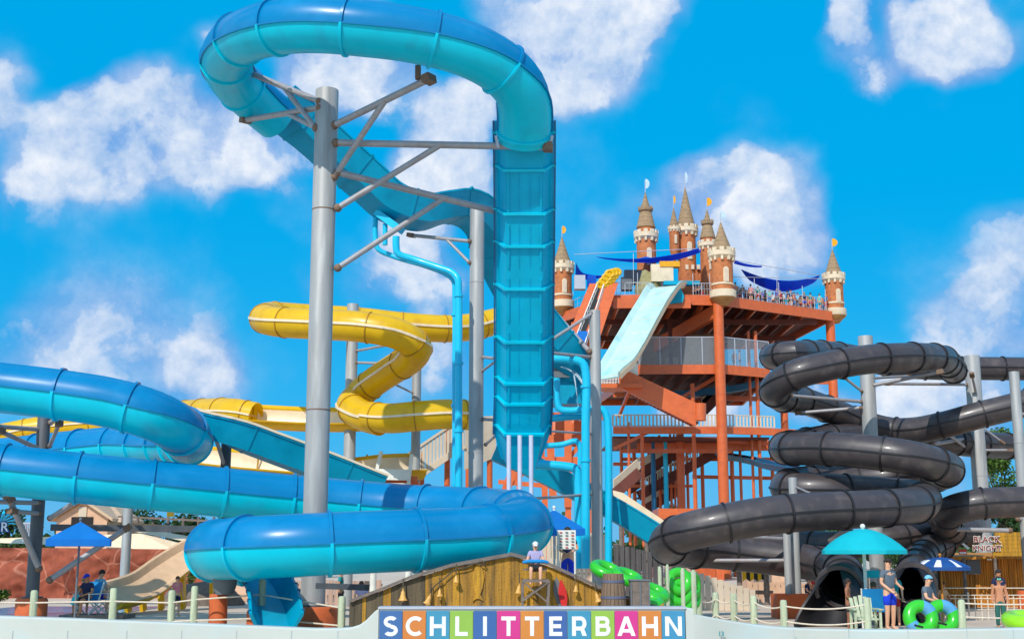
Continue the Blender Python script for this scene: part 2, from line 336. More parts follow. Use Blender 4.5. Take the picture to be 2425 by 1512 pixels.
def crom(pts, ds=.25):
    """Catmull-Rom through pts, resampled evenly"""
    pts = [Vector(q) for q in pts]; ext = [pts[0]*2-pts[1]] + pts + [pts[-1]*2-pts[-2]]; out = []
    for i in range(1, len(ext)-2):
        a, b, c, d = ext[i-1:i+3]
        ta = 0; tb = ta+(b-a).length**.5; tc_ = tb+(c-b).length**.5; td = tc_+(d-c).length**.5
        for q in range(24):
            t = tb+(tc_-tb)*q/24
            A1 = a*((tb-t)/(tb-ta))+b*((t-ta)/(tb-ta)); A2 = b*((tc_-t)/(tc_-tb))+c*((t-tb)/(tc_-tb)); A3 = c*((td-t)/(td-tc_))+d*((t-tc_)/(td-tc_))
            B1 = A1*((tc_-t)/(tc_-ta))+A2*((t-ta)/(tc_-ta)); B2 = A2*((td-t)/(td-tb))+A3*((t-tb)/(td-tb))
            out.append(B1*((tc_-t)/(tc_-tb))+B2*((t-tb)/(tc_-tb)))
    out.append(pts[-1]); res = [out[0]]; need = ds
    for a, b in zip(out, out[1:]):
        seg = (b-a).length; pos = 0
        while seg-pos >= need: pos += need; res.append(a.lerp(b, pos/seg)); need = ds
        need -= seg-pos
    if (res[-1]-out[-1]).length > ds*.3: res.append(out[-1])
    return res
def frames(pts, roll=0, up0=Vector((0, 0, 1))):
    fr = []; prev = None; n = len(pts)
    for i, p in enumerate(pts):
        T = (pts[min(i+1, n-1)]-pts[max(i-1, 0)]).normalized(); sd_ = T.cross(up0)
        if sd_.length < .12 and prev is not None: sd_ = prev - T*prev.dot(T)
        sd_.normalize(); prev = sd_; u = sd_.cross(T)
        r = roll(i/(n-1)) if callable(roll) else roll
        if r: sd_, u = sd_*math.cos(r)+u*math.sin(r), u*math.cos(r)-sd_*math.sin(r)
        fr.append((p, sd_, u))
    return fr
def arc(r, a0, a1, n): return [(r*math.cos(a0+(a1-a0)*i/n), r*math.sin(a0+(a1-a0)*i/n)) for i in range(n+1)]
def tube(root, path, R, up='deep', lo='cyan', ring='deep', ringlo='cyan', seam='deep', sp=2.4, roll=0, rp=.055, rw=.07, first=.5, seamw=.022, seamp=.05, ds=.22, clean=True):
    """an enclosed slide tube: upper shell, lower shell, joint rings and the two seam flanges as parts"""
    pts = crom(path, ds); fr = frames(pts, roll)
    MB().sweep(fr, arc(R, 0, math.pi, 18), closed=False).build('upper_shell', up, root)
    MB().sweep(fr, arc(R, math.pi, 2*math.pi, 18), closed=False).build('lower_shell', lo, root)
    s_ = MB()
    for sg in (1, -1): s_.sweep(fr, [(sg*(R-.02), -seamw), (sg*(R+seamp), -seamw), (sg*(R+seamp), seamw), (sg*(R-.02), seamw)])
    s_.build('seam_flange', seam, root, smooth=False)
    L_ = ds*(len(pts)-1); d = first
    while d < L_-.1:
        i = d/ds; i0 = min(int(i), len(fr)-2); p, a, b = fr[i0]; T = (fr[i0+1][0]-fr[i0][0]).normalized(); n = 36
        mb = MB(); prof = [(R-.01, -rw/2), (R+rp, -rw/2), (R+rp, rw/2), (R-.01, rw/2)]
        vs = [p + (a*math.cos(2*math.pi*j/n)+b*math.sin(2*math.pi*j/n))*r + T*h for r, h in prof for j in range(n)]
        fs = []; km = []
        for q in range(4):
            for j in range(n): fs.append((q*n+j, q*n+(j+1) % n, ((q+1) % 4)*n+(j+1) % n, ((q+1) % 4)*n+j)); km.append(0 if j < n//2 else 1)
        mb.v = vs; mb.f = fs; mb.m = km
        mb.build('joint_ring', [ring, ringlo], root); d += sp*(.96+.08*random.random())
    return fr
def flume(root, path, prof, m_='teal', name='flume', sp=2.2, ribs=True, rib='teal', roll=0, ds=.25, pad=.05, ribw=.08):
    """open trough of constant closed profile with cross flanges"""
    pts = crom(path, ds); fr = frames(pts, roll)
    o = MB().sweep(fr, prof).build(name, m_, root)
    if ribs:
        cx = sum(q[0] for q in prof)/len(prof); cy = sum(q[1] for q in prof)/len(prof)
        big = [(x*(1+pad), y*(1+pad*1.2)-.01) for x, y in prof]
        step = max(1, int(sp/ds)); i = step//2
        while i < len(fr)-1:
            p, a, b = fr[i]; T = (fr[i+1][0]-p).normalized()
            MB().sweep([(p-T*ribw/2, a, b), (p+T*ribw/2, a, b)], big).build('cross_flange', rib, root, smooth=False); i += step
    return fr
def uprof(wb, wt, h, t=.05, lip=.12):
    """trapezoid trough: bottom width wb, top width wt, height h, wall t, rim lip"""
    return [(-wt/2-lip, h), (-wt/2-lip, h-.06), (-wt/2-t, h-.06), (-wb/2-t*.5, -t), (wb/2+t*.5, -t), (wt/2+t, h-.06), (wt/2+lip, h-.06), (wt/2+lip, h), (wt/2, h), (wb/2, 0), (-wb/2, 0), (-wt/2, h)]
def rprof(r, h=.0, t=.05, n=14, lip=.1):
    o = arc(r+t, math.pi, 2*math.pi, n); i = arc(r, 2*math.pi, math.pi, n)
    return [(-r-lip-t, h+.05), (-r-lip-t, h)] + [(x, y+h*0) for x, y in o] + [(r+lip+t, h), (r+lip+t, h+.05)] + i
# ================================================================ SETTING
g = mat('sun_bleached_concrete', (206,186,166), .85, var=.1, vscale=.35, dirt=(176,150,124), dirt_amt=.6, bump=.25, bscale=12)
gm = MB(); NX = 40
gm.add([(-4000, -200, 0), (4000, -200, 0), (4000, 9000, 0), (-4000, 9000, 0)], [(0, 1, 2, 3)])
gm.build('ground', g, kind='structure', smooth=False)
# splash pool on the left beneath the rock wall
pw = mat('pool_water', (40,150,200), .08, var=.1, vscale=2, bump=.6, bscale=3)
MB().box((-15.5, 43, .016), (5.4, 10, .03)).build('pool_water', pw, kind='structure', smooth=False)
# ================================================================ BLUE RAFT SLIDE, HIGH LOOP
R0 = .70
loop = thing('raft_slide', 'tall turquoise and blue raft slide whose loop circles the top of the biggest grey post', 'water slide', P(1240, 1050, 35.5))
vf = [P(1238, 1040, 36.2), P(1240, 980, 35.8), P(1241, 820, 34.9), P(1242, 600, 33.8), P(1242, 430, 32.9), P(1241, 290, 32.1)]
prof = [(-.80, .42), (-.80, .34), (-.72, .34), (-.50, -.26), (.50, -.26), (.72, .34), (.80, .34), (.80, .42), (.66, .42), (.46, -.20), (-.46, -.20), (-.66, .42)]
vpts = crom(vf, .3); vfr = frames(vpts)
MB().sweep(vfr, prof).build('uphill_trough', 'trough', loop, smooth=False)
pan = MB()     # stiffened panel under the trough floor
for i in range(2, len(vfr)-6, 5):
    p, a, b = vfr[i]; q = vfr[min(i+4, len(vfr)-1)][0]
    for s_ in (-.15, .15): pan.beam(p+a*s_-b*.272, q+a*s_-b*.272, .018, .012, up=b)
    pan.beam(p+a*.44-b*.28, q+a*.44-b*.28, .05, .05, up=b); pan.beam(p-a*.44-b*.28, q-a*.44-b*.28, .05, .05, up=b)
pan.build('floor_stiffener', 'trough', loop, smooth=False)
for sg in (-1, 1):
    e = MB()
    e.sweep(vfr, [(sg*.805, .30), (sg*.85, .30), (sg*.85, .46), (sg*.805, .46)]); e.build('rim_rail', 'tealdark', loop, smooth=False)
for py in (372, 440, 512, 588, 690, 795, 892, 928, 1010):
    i = min(range(len(vfr)), key=lambda j: abs(vfr[j][0].z - P(1241, py, 34.2).z)); p, a, b = vfr[i]; T = (vfr[min(i+1, len(vfr)-1)][0]-vfr[max(0, i-1)][0]).normalized()
    pr = [(-.86, .44), (-.86, .30), (-.78, .30), (-.56, -.35), (.56, -.35), (.78, .30), (.86, .30), (.86, .44), (.72, .42), (.48, -.22), (-.48, -.22), (-.72, .42)]
    MB().sweep([(p-T*.035, a, b), (p+T*.035, a, b)], pr).build('cross_flange', 'cyan', loop, smooth=False)
# the lower lip with its catch box
MB().sweep([(vfr[0][0]-vfr[0][2]*0-(vfr[1][0]-vfr[0][0]).normalized()*.8, vfr[0][1]*.72, vfr[0][2]), vfr[0]], prof).build('catch_lip', 'trough', loop, smooth=False)
top = [P(1241, 330, 32.35), P(1243, 262, 31.75), P(1232, 212, 31.3), P(1195, 168, 30.9), P(1140, 132, 30.5), P(1060, 102, 30.2), P(960, 80, 30), P(860, 68, 29.9), P(765, 60, 30.0), P(680, 62, 30.3),
       P(610, 76, 31), P(560, 100, 32.2), P(536, 138, 33.6), P(550, 184, 35), P(598, 232, 36.2), P(655, 280, 37.1)]
tube(loop, top, R0, sp=2.05, first=.3, roll=lambda t: .0+.25*min(1, t*3)*min(1, (1-t)*4))
dn = [P(640, 268, 36.9), P(700, 318, 37.6), P(775, 385, 38.2), P(850, 452, 38.8), P(905, 500, 39.2), P(955, 522, 39.6), P(1005, 532, 40), P(1050, 522, 40.4), P(1085, 516, 40.9), P(1120, 530, 41.4), P(1150, 572, 42),
      P(1176, 645, 43), P(1222, 732, 44), P(1276, 806, 45), P(1322, 862, 45.6), P(1348, 902, 46)]
flume(loop, dn, uprof(.95, 1.5, .78, .06, .1), sp=2.4, ribw=.07, roll=.12)
# white outlet pipes under the lip of the climbing trough
for i, x in enumerate((1205, 1231, 1258)):
    b = P(x, 1175, 35.2); t = P(x+1, 1030, 35.2)
    MB().cyl((b.x, b.y, b.z-1.6), (b.x, b.y, t.z), .062).build('drain_column', 'ltpipe', label=('left', 'middle', 'right')[i]+' of the three pale round pipes under the bottom lip of the vertical turquoise trough', cat='pipe', group='pale pipes under the vertical trough')

# ================================================================ BLUE RAFT SLIDE, LOW COILS
low = thing('raft_slide', 'enclosed two tone blue raft slide sweeping low across the front above the splash deck', 'water slide', P(600, 1440, 29.5))
lp = [P(-420, 1075, 34.6), P(-260, 1085, 34.8), P(-120, 1097, 35), P(0, 1111, 35.1), P(200, 1132, 35.4), P(400, 1152, 36), P(600, 1172, 36.8), P(800, 1190, 37.4), P(960, 1203, 37.4), P(1100, 1211, 36.6), P(1190, 1218, 35.2), P(1236, 1232, 33.4), P(1228, 1252, 31.6),
      P(1160, 1266, 30.5), P(1060, 1274, 29.9), P(950, 1279, 29.4), P(830, 1284, 29.1), P(720, 1289, 28.9), P(620, 1294, 29.0), P(545, 1298, 29.6), P(512, 1304, 31), P(545, 1312, 32.2), P(590, 1322, 32.2)]
tube(low, lp, R0, sp=2.0, first=1.1, roll=.0)
ex = [P(575, 1336, 32.4), P(598, 1362, 31.8), P(620, 1392, 31.0), P(636, 1425, 30.2), P(646, 1455, 29.4), P(652, 1500, 28.6)]
flume(low, ex, uprof(.60, 1.05, .50, .06, .06), m_='teal', sp=.5, rib='tealdark', ribw=.045)
MB().lathe(P(532, 1390, 30.2), [(.20, -.16), (.26, .0), (.32, .34)], n=20).build('support_saddle', 'greyp', low)

up = thing('raft_slide', 'upper blue raft tube at the left edge curling back above the long low tube', 'water slide', P(300, 1060, 36))
ua = [P(-420, 870, 34.4), P(-250, 890, 34.6), P(-120, 903, 34.8), P(0, 917, 35), P(150, 935, 35.1), P(270, 955, 35.2), P(360, 982, 35.4), P(420, 1012, 36.2), P(446, 1040, 38), P(428, 1054, 40.2), P(370, 1056, 42.6), P(290, 1054, 44.4), P(200, 1062, 45.6), P(100, 1072, 46.4), P(0, 1082, 47), P(-150, 1095, 47)]
tube(up, ua, R0, sp=1.95, first=.7, roll=.0)
fl = [P(478, 1028, 39.6), P(530, 1046, 39.4), P(620, 1080, 39.8), P(720, 1117, 40.4), P(800, 1147, 40.9), P(885, 1180, 41.4)]
lf = thing('open_flume', 'straight open turquoise flume dropping from the left blue coil to behind the biggest post', 'water slide', P(885, 1180, 41.4))
flume(lf, fl, uprof(.8, 1.2, .72, .06, .1), sp=3.4)
MB().sweep(frames(crom(fl, .3)), [(.62, .72), (.74, .72), (.74, .79), (.62, .79)]).build('rim', 'cream', lf, smooth=False)

rf = thing('open_flume', 'straight open turquoise flume sloping down right behind the slim post towards the black tube', 'water slide', P(1560, 1320, 47))
r1 = [P(1165, 1085, 47), P(1260, 1128, 47), P(1380, 1190, 47), P(1470, 1240, 47), P(1565, 1300, 47)]
flume(rf, r1, uprof(.8, 1.2, .72, .06, .1), sp=3.2)

# ================================================================ BLUE SERVICE PIPES
def pipes(nm, label, path, r, Rb=None, sp=None, group=None, m_='pipe', bands=()):
    t = thing(nm, label, 'pipe', path[-1], group)
    MB().pipe(crom(path, .12), r, n=14).build('pipe_run', m_, t)
    for q in bands:
        b = MB(); b.cyl((q.x, q.y, q.z-.04), (q.x, q.y, q.z+.04), r+.035); b.build('pipe_collar', m_, t)
    return t
pipes('drain_pipe', 'nearer and thicker light blue drain pipe dropping straight down left of the second post',
      [P(938, 560, 39), P(938, 582, 39), P(942, 600, 39), P(980, 614, 39), P(1040, 634, 38.8), P(1070, 645, 38.7), P(1084, 660, 38.6), P(1086, 690, 38.6), P(1086, 900, 38.6), P(1086, 1050, 38.6), P(1086, 1185, 38.6)], .115,
      bands=[P(1086, 700, 38.6), P(1086, 860, 38.6), P(1086, 1020, 38.6)], group='drain pipes from the high loop')
pipes('drain_pipe', 'thinner light blue drain pipe running behind its twin down from the high flume',
      [P(889, 515, 39.6), P(889, 560, 39.6), P(894, 588, 39.6), P(930, 606, 39.6), P(1010, 630, 39.3), P(1055, 648, 39.1), P(1074, 664, 39), P(1077, 700, 39), P(1077, 900, 39), P(1077, 1050, 39), P(1077, 1185, 39)], .085,
      bands=[P(1077, 745, 39), P(1077, 960, 39)], group='drain pipes from the high loop')
bx = MB(); bx.beam(P(895, 505, 39.4), P(950, 545, 39.2), .5, .22); bx.cyl(P(912, 530, 39.3), P(912, 580, 39.3), .08); bx.build('outlet_box', 'pipe', loop)
GP = [('tall light blue supply pipe hooking over beside the black and grey slim post', [P(1290, 849, 44), P(1355, 851, 44), P(1378, 858, 44), P(1387, 880, 44), P(1387, 1000, 44), P(1387, 1200, 44), P(1387, 1345, 44)], .15),
      ('short light blue pipe looping from the splash box down and across to the right', [P(1318, 895, 45), P(1319, 950, 45), P(1326, 968, 45), P(1350, 972, 45), P(1425, 968, 45), P(1436, 985, 45), P(1440, 1020, 45), P(1441, 1345, 45)], .13),
      ('upper light blue branch pipe crossing level left of the slim grey post', [P(1268, 1056, 44.4), P(1330, 1052, 44.4), P(1366, 1044, 44.4), P(1374, 1060, 44.4), P(1374, 1100, 44.4)], .10),
      ('lower light blue branch pipe crossing level left of the slim grey post', [P(1262, 1098, 44.6), P(1340, 1104, 44.6), P(1364, 1110, 44.6), P(1369, 1130, 44.6), P(1370, 1345, 44.6)], .16),
      ('light blue pipe running level behind the slim post just below the splash box', [P(1290, 992, 45.4), P(1350, 986, 45.4), P(1420, 985, 45.4)], .13)]
for lb, pa, r in GP: pipes('supply_pipe', lb, pa, r, group='light blue supply pipes', bands=[P(1387, 915, 44), P(1387, 1090, 44)] if r == .15 else ())
sb = thing('splash_box', 'blue fibreglass splash box spilling water behind the slim grey post', 'splash box', P(1335, 960, 46.4))
m = MB(); m.box(P(1338, 912, 46.6), (1.5, 1.2, 1.5)); m.box(P(1338, 888, 46.6), (1.7, 1.4, .12)); m.build('box_body', 'teal', sb, smooth=False)
MB().box(P(1330, 880, 45.8), (1.35, .12, .42)).build('overflow_trough', 'greyp', sb, smooth=False)
for i, (x, dx) in enumerate(((1340, 14), (1350, 12), (1360, 3), (1336, 16))):
    a = P(x-8, 868, 45.5); pts = [a + Vector((dx*.012*q, -.02*q, -.055*q*q*.5-.03*q)) for q in range(9)]
    MB().pipe(pts, [.02+.012*math.sin(q*1.7+i) for q in range(9)], n=6).build('water_strand', 'water', sb)

# ================================================================ YELLOW SLIDE
ys = thing('body_slide', 'yellow enclosed body slide looping between the grey posts behind the blue one', 'water slide', P(900, 1000, 47))
YR = .56
y1 = [P(1260, 742, 52), P(1170, 762, 52), P(1120, 773, 51.6), P(1060, 778, 51), P(960, 772, 50.6), P(850, 760, 50.4), P(720, 752, 50), P(650, 748, 49.2), P(626, 754, 47.6), P(660, 762, 46.4), P(760, 768, 45.6), P(860, 774, 45), P(940, 790, 45), P(985, 818, 45.4), P(975, 846, 46.2),
      P(935, 872, 47), P(885, 905, 47.6), P(845, 940, 48), P(832, 962, 47.4), P(862, 984, 46.6), P(905, 996, 46)]
tube(ys, y1, YR, up='yel', lo='yel', ring='yeldark', ringlo='yeldark', seam='cream', sp=1.75, rp=.03, rw=.04, seamp=.05, seamw=.045, roll=0)
ypr = rprof(.56, .0, .05)
y2 = [P(875, 985, 46.2), P(925, 990, 45.6), P(985, 985, 45.4), P(1060, 980, 45.6), P(1130, 984, 46)]
tube(ys, y2, .54, up='yel', lo='yel', ring='yeldark', ringlo='yeldark', seam='cream', sp=1.7, rp=.03, rw=.04, seamw=.04, roll=0)
y3 = [P(905, 980, 48), P(820, 985, 48.6), P(720, 984, 49), P(600, 978, 49.2)]
MB().sweep(frames(crom(y3, .3), .55), ypr).build('open_trough', 'yel', ys)
MB().sweep(frames(crom(y3, .3), .55), arc(.552, math.pi*1.02, 2*math.pi*.98, 12), closed=False).build('trough_lining', 'cream', ys)
y4 = [P(606, 985, 49.2), P(560, 976, 49.5), P(500, 974, 51), P(400, 982, 54), P(290, 998, 56), P(160, 1008, 57), P(80, 1016, 57), P(0, 1032, 57), P(-150, 1060, 57)]
tube(ys, y4, .54, up='yel', lo='yel', ring='yeldark', ringlo='yeldark', seam='cream', sp=1.6, rp=.03, rw=.04, seamw=.035, roll=0)
ys2 = thing('body_slide', 'low open yellow flume with cream lining passing behind the blue flume at mid height', 'water slide', P(700, 1120, 49))
y5 = [P(430, 1072, 50), P(520, 1082, 49.6), P(620, 1092, 49), P(720, 1100, 48.6), P(820, 1105, 48.4), P(900, 1098, 48.4), P(1000, 1094, 49)]
MB().sweep(frames(crom(y5, .3), -.5), rprof(.62, .0, .05)).build('open_trough', 'yel', ys2)
MB().sweep(frames(crom(y5, .3), -.5), arc(.612, math.pi*1.02, 2*math.pi*.98, 12), closed=False).build('trough_lining', 'cream', ys2)
for i, x in enumerate((520, 600, 690, 860, 930)):
    fr_ = frames(crom([P(x, 1098, 48.9), P(x+10, 1099, 48.9)], .1), -.5); p, a, b = fr_[0]
    MB().sweep([(p, a, b), (p+Vector((.06, 0, 0)), a, b)], rprof(.65, 0, .05)).build('cross_flange', 'yeldark', ys2)

# kids' tan slide at lower left
ks = thing('open_flume', 'short wide tan open slide with yellow underside running down to the splash deck at left', 'water slide', P(320, 1440, 43))
k1 = [P(560, 1255, 46), P(470, 1300, 45.4), P(400, 1345, 44.4), P(345, 1385, 43.2), P(300, 1402, 42), P(262, 1410, 41.4)]
kf = frames(crom(k1, .25), .55)
MB().sweep(kf, [(-.62, .12), (-.62, .02), (-.45, -.26), (.45, -.26), (.62, .02), (.62, .12), (.56, .12), (.4, -.08), (-.4, -.08), (-.56, .12)]).build('slide_shell', 'yel', ks, smooth=False)
MB().sweep(kf, [(-.63, .125), (-.56, .125), (-.39, -.06), (.39, -.06), (.56, .125), (.63, .125), (.63, .15), (.54, .15), (.37, -.035), (-.37, -.035), (-.54, .15), (-.63, .15)]).build('slide_lining', 'tanslide', ks)
for i in range(3, len(kf)-2, 4):
    p, a, b = kf[i]; z0 = 0.02
    MB().beam(p+a*.5-b*.15, Vector(((p+a*.5).x, (p+a*.5).y+.4, z0)), .12, .3).build('slide_rib', 'yel', ks, smooth=False)

# ================================================================ BLACK SLIDES
def blk(name, label, path, R, sp=1.7, base=None, first=.6):
    t = thing(name, label, 'water slide', base or path[-1])
    fr = tube(t, path, R, up='blk', lo='blk', ring='blkdk', ringlo='blkdk', seam='blkdk', sp=sp, rp=.045, rw=.06, seamw=.022, seamp=.04, first=first); return t, fr
RB = .50
b1 = [P(1960, 852, 58), P(1890, 850, 55.5), P(1842, 846, 52), P(1836, 842, 49), P(1872, 838, 48.2), P(1930, 835, 50), P(2010, 842, 52.5), P(2120, 866, 54), P(2230, 872, 54), P(2330, 872, 54), P(2440, 873, 54), P(2600, 873, 54), P(3100, 880, 54)]
blk('tube_slide', 'black tube slide running level from the castle to the right edge behind the coils', b1, RB, base=P(2330, 872, 54))
b2 = [P(2260, 880, 50), P(2242, 858, 47.5), P(2225, 848, 45.5), P(2160, 845, 43.6), P(2060, 850, 42.6), P(1960, 866, 42), P(1880, 888, 42), P(1838, 915, 42.8), P(1845, 938, 44.5), P(1900, 948, 46.5), P(1970, 972, 48), P(2040, 1000, 48.8), P(2110, 1018, 48.6),
      P(2170, 1018, 48), P(2240, 1004, 47.4), P(2320, 982, 47), P(2400, 962, 46.8), P(2480, 940, 46.8), P(2700, 905, 48), P(3000, 900, 52)]
blk('tube_slide', 'upper black coil slide winding round the tall grey post above the others', b2, RB, base=P(2049, 1050, 45))
b3 = [P(3050, 1040, 56), P(2560, 1056, 54), P(2400, 1056, 53), P(2260, 1046, 51), P(2120, 1030, 49.6), P(1980, 1036, 48), P(1890, 1052, 46), P(1860, 1060, 44), P(1880, 1062, 42), P(1960, 1062, 40.8), P(2060, 1070, 40), P(2150, 1082, 39.6), P(2215, 1098, 40), P(2242, 1113, 41.4), P(2215, 1124, 43), P(2130, 1130, 44.6), P(2010, 1136, 45),
      P(1900, 1140, 44.4), P(1862, 1152, 43), P(1880, 1158, 41.8), P(1960, 1160, 41.4), P(2060, 1166, 41.6), P(2140, 1172, 41.4), P(2180, 1180, 40.4), P(2178, 1192, 38.8), P(2120, 1200, 37.6), P(2020, 1206, 36.8), P(1900, 1212, 36.4), P(1790, 1224, 36.2), P(1690, 1243, 36.2), P(1615, 1262, 36.6),
      P(1580, 1286, 37.8), P(1612, 1300, 39.4), P(1700, 1305, 40.4), P(1820, 1318, 40.4), P(1910, 1330, 40), P(1965, 1340, 39), P(1998, 1356, 37), P(1996, 1374, 35.4), P(1990, 1392, 34.6)]
bt, bfr = blk('tube_slide', 'lowest black coil slide whose open mouth lies just left of the turquoise parasol pole', b3, .54, base=P(1868, 1440, 40))
b4 = [P(3050, 1160, 43), P(2640, 1180, 42), P(2500, 1184, 42), P(2400, 1188, 42), P(2320, 1192, 42), P(2260, 1206, 42.4), P(2235, 1226, 43.6), P(2246, 1246, 45.2), P(2252, 1264, 46.8), P(2236, 1284, 46.6), P(2204, 1302, 44.8), P(2182, 1320, 42.4), P(2170, 1338, 40), P(2165, 1358, 38), P(2162, 1386, 36)]
b4t, b4fr = blk('tube_slide', 'right black coil slide whose open mouth lies beneath the navy parasol', b4, RB, base=P(2160, 1440, 38))
b5 = [P(1600, 1262, 49), P(1700, 1262, 49), P(1800, 1280, 48), P(1900, 1288, 47), P(2000, 1290, 46), P(2100, 1276, 45.6), P(2200, 1262, 46), P(2300, 1262, 47)]
blk('tube_slide', 'black slide run passing behind the turquoise umbrella under the lowest coil', b5, RB, base=P(1950, 1330, 47))
# the wide mouths with their dark run-out troughs
for nm, fr_, bx_, lb in (('slide_mouth', bfr, (1950, 1478), 'black tube mouth'), ('slide_mouth', b4fr, (2150, 1475), 'black tube mouth')):
    root = bt if fr_ is bfr else b4t
    p = fr_[-1][0]; q = P(bx_[0], bx_[1], 33.6)
    mb = MB(); d = (Vector((q.x, q.y, .12))-p); T = d.normalized(); a = T.cross(Vector((0, 0, 1))).normalized(); b = a.cross(T)
    n = 12; f2 = []
    for i in range(n+1): f2.append((p + d*(i/n) - Vector((0, 0, .5*math.sin(math.pi*i/n*.9)*.3)), a, b))
    def pr(i, n=n):
        t = i/n; r = .55+.22*t; lift = math.pi*(.42*(1-t)); aa = math.pi - lift; bb = 2*math.pi + lift
        return arc(r+.06, aa, bb, 20) + arc(r, bb, aa, 20)
    mb.sweep(f2, pr); mb.build('runout_trough', 'blkdk', root)
    hd = MB(); p0, a0, b0 = fr_[-1]; T0 = (fr_[-1][0]-fr_[-2][0]).normalized()
    hd.sweep([(p0-T0*.05, a0, b0), (p0+T0*.22, a0, b0)], arc(.66, -.35, math.pi+.35, 20)+arc(.55, math.pi+.35, -.35, 20)); hd.build('mouth_collar', 'blk', root)
# ================================================================ GREY SUPPORT POSTS
def post(name, label, x, ytop, Y, wpx, pier=None, m_='steel', group='grey slide support posts', arms=(), z0=0, xb=None, clamp=True):
    """x, ytop: sighted top; wpx: width; arms: list of (x0,y0,x1,y1,dY,r[,brace])"""
    t = P(x, ytop, Y); r = wpx/3000*Y/2; b = Vector((t.x, t.y, z0))
    root = thing(name, label, 'post', b, group)
    zb = pier[1] if pier else z0
    mb = MB(); mb.lathe((b.x, b.y, 0), [(r, zb), (r, t.z-.02), (r*.97, t.z)], n=28); mb.build('pole', m_, root)
    jz = zb+5
    while jz < t.z-1.5:
        MB().lathe((b.x, b.y, jz), [(r+.001, -.02), (r+.008, -.012), (r+.008, .012), (r+.001, .02)], n=28).build('weld_seam', 'rust' if wpx > 50 else m_, root); jz += 5.4
    if pier:
        MB().lathe((b.x, b.y, 0), [(pier[0], 0), (pier[0], pier[1]-.06), (pier[0]-.04, pier[1])], n=32).build('concrete_pier', 'pier', root)
        MB().lathe((b.x, b.y, pier[1]), [(r+.12, 0), (r+.12, .04)], n=24).build('base_plate', 'steeldk', root)
        for q in range(8):
            pass
    for a in arms:
        x0, y0, x1, y1, dY, ra = a[:6]
        p0 = P(x0, y0, Y - r*.6); p1 = P(x1, y1, Y+dY); MB().cyl(p0, p1, ra, n=12).build('arm', 'beam', root)
        if len(a) > 6: # brace from lower point on the post to the arm
            f_, xb_, yb_ = a[6:9]; q = P(xb_, yb_, Y-r*.5); MB().cyl(q, p0.lerp(p1, f_), ra*.85, n=12).build('brace', 'beam', root); MB().ball(q, ra*1.25, 10).build('joint_plate', 'rust', root)
        MB().ball(p0, ra*1.3, 10).build('joint_plate', 'rust', root)
        if len(a) > 9 or len(a) == 7 or clamp:
            d = (p1-p0).normalized(); MB().beam(p1-d*.1, p1+d*.14, ra*3.6, ra*2.2).build('clamp', 'rust', root, smooth=False)
    return root
mp_ = post('support_post', 'biggest round grey steel post standing in the middle of the high blue loop', 775, 214, 33, 57, pier=(.66, .58), arms=[
    (757, 240, 574, 166, 2.0, .085, .45, 748, 304), (757, 255, 582, 284, 3.2, .085, .42, 748, 302),
    (793, 296, 1014, 188, -2.0, .095, .55, 792, 418), (796, 338, 1296, 348, -.9, .095, .5, 800, 492),
    (800, 408, 1272, 524, 1.4, .09, .52, 800, 634)])
MB().box(P(990, 172, 31.1), (.14, .2, .34)).build('hanger', 'rust', mp_, smooth=False)
MB().prism([P(1222, 316, 31.9), P(1266, 316, 31.9), P(1258, 334, 31.9), P(1230, 334, 31.9)], (0, .12, 0)).build('saddle', 'rust', mp_, smooth=False)
MB().prism([P(1224, 497, 34.0), P(1266, 497, 34.0), P(1260, 512, 34.0), P(1230, 512, 34.0)], (0, .12, 0)).build('saddle', 'rust', mp_, smooth=False)
for x in (1174, 1308): MB().beam(P(x, 322, 32), P(x+(6 if x < 1200 else -5), 350, 32), .07, .07).build('hanger', 'rail', mp_, smooth=False)
post('support_post', 'second tall grey steel post standing between the blue drain pipes and the vertical trough', 1130, 496, 39.5, 35, arms=[
    (1112, 571, 975, 557, 1, .06, .4, 1112, 622), (1143, 845, 1232, 855, -3.2, .05, .45, 1142, 878), (1145, 992, 1258, 1000, -2.6, .05, .6, 1150, 1052)])
MB().beam(P(1228, 853, 35), P(1230, 803, 34.6), .05, .05).build('hanger', 'beam', thing('trough_bracket', 'small grey bracket frame fixed under the middle of the vertical turquoise trough', 'bracket', P(1230, 853, 35)), smooth=False)
br = [o for o in bpy.data.objects if o.name.startswith('trough_bracket')][0]
MB().beam(P(1211, 860, 35.1), P(1211, 803, 34.7), .05, .05).build('hanger', 'beam', br, smooth=False)
MB().beam(P(1204, 800, 34.6), P(1240, 800, 34.6), .1, .1).build('crossbar', 'beam', br, smooth=False)
post('support_post', 'slim grey post beside the light blue pipes in front of the pale castle slide', 1408, 735, 45, 27, m_='steel', arms=[
    (1402, 742, 1300, 808, -1, .06), (1396, 845, 1275, 832, -3, .06), (1396, 832, 1296, 720, 2.0, .09), (1396, 1026, 1270, 1018, -3, .04), (1396, 1170, 1260, 1180, -3, .05)])
post('support_post', 'round grey post standing inside the yellow slide loop', 836, 720, 48.5, 28, arms=[
    (826, 796, 735, 790, -2, .05), (846, 830, 925, 815, -2, .05), (846, 858, 965, 862, -1, .05)])
post('support_post', 'thinner grey post right of the yellow loop, under its bend', 987, 868, 49, 22, arms=[(978, 930, 905, 895, -1, .04), (994, 985, 1060, 975, -2, .04)])
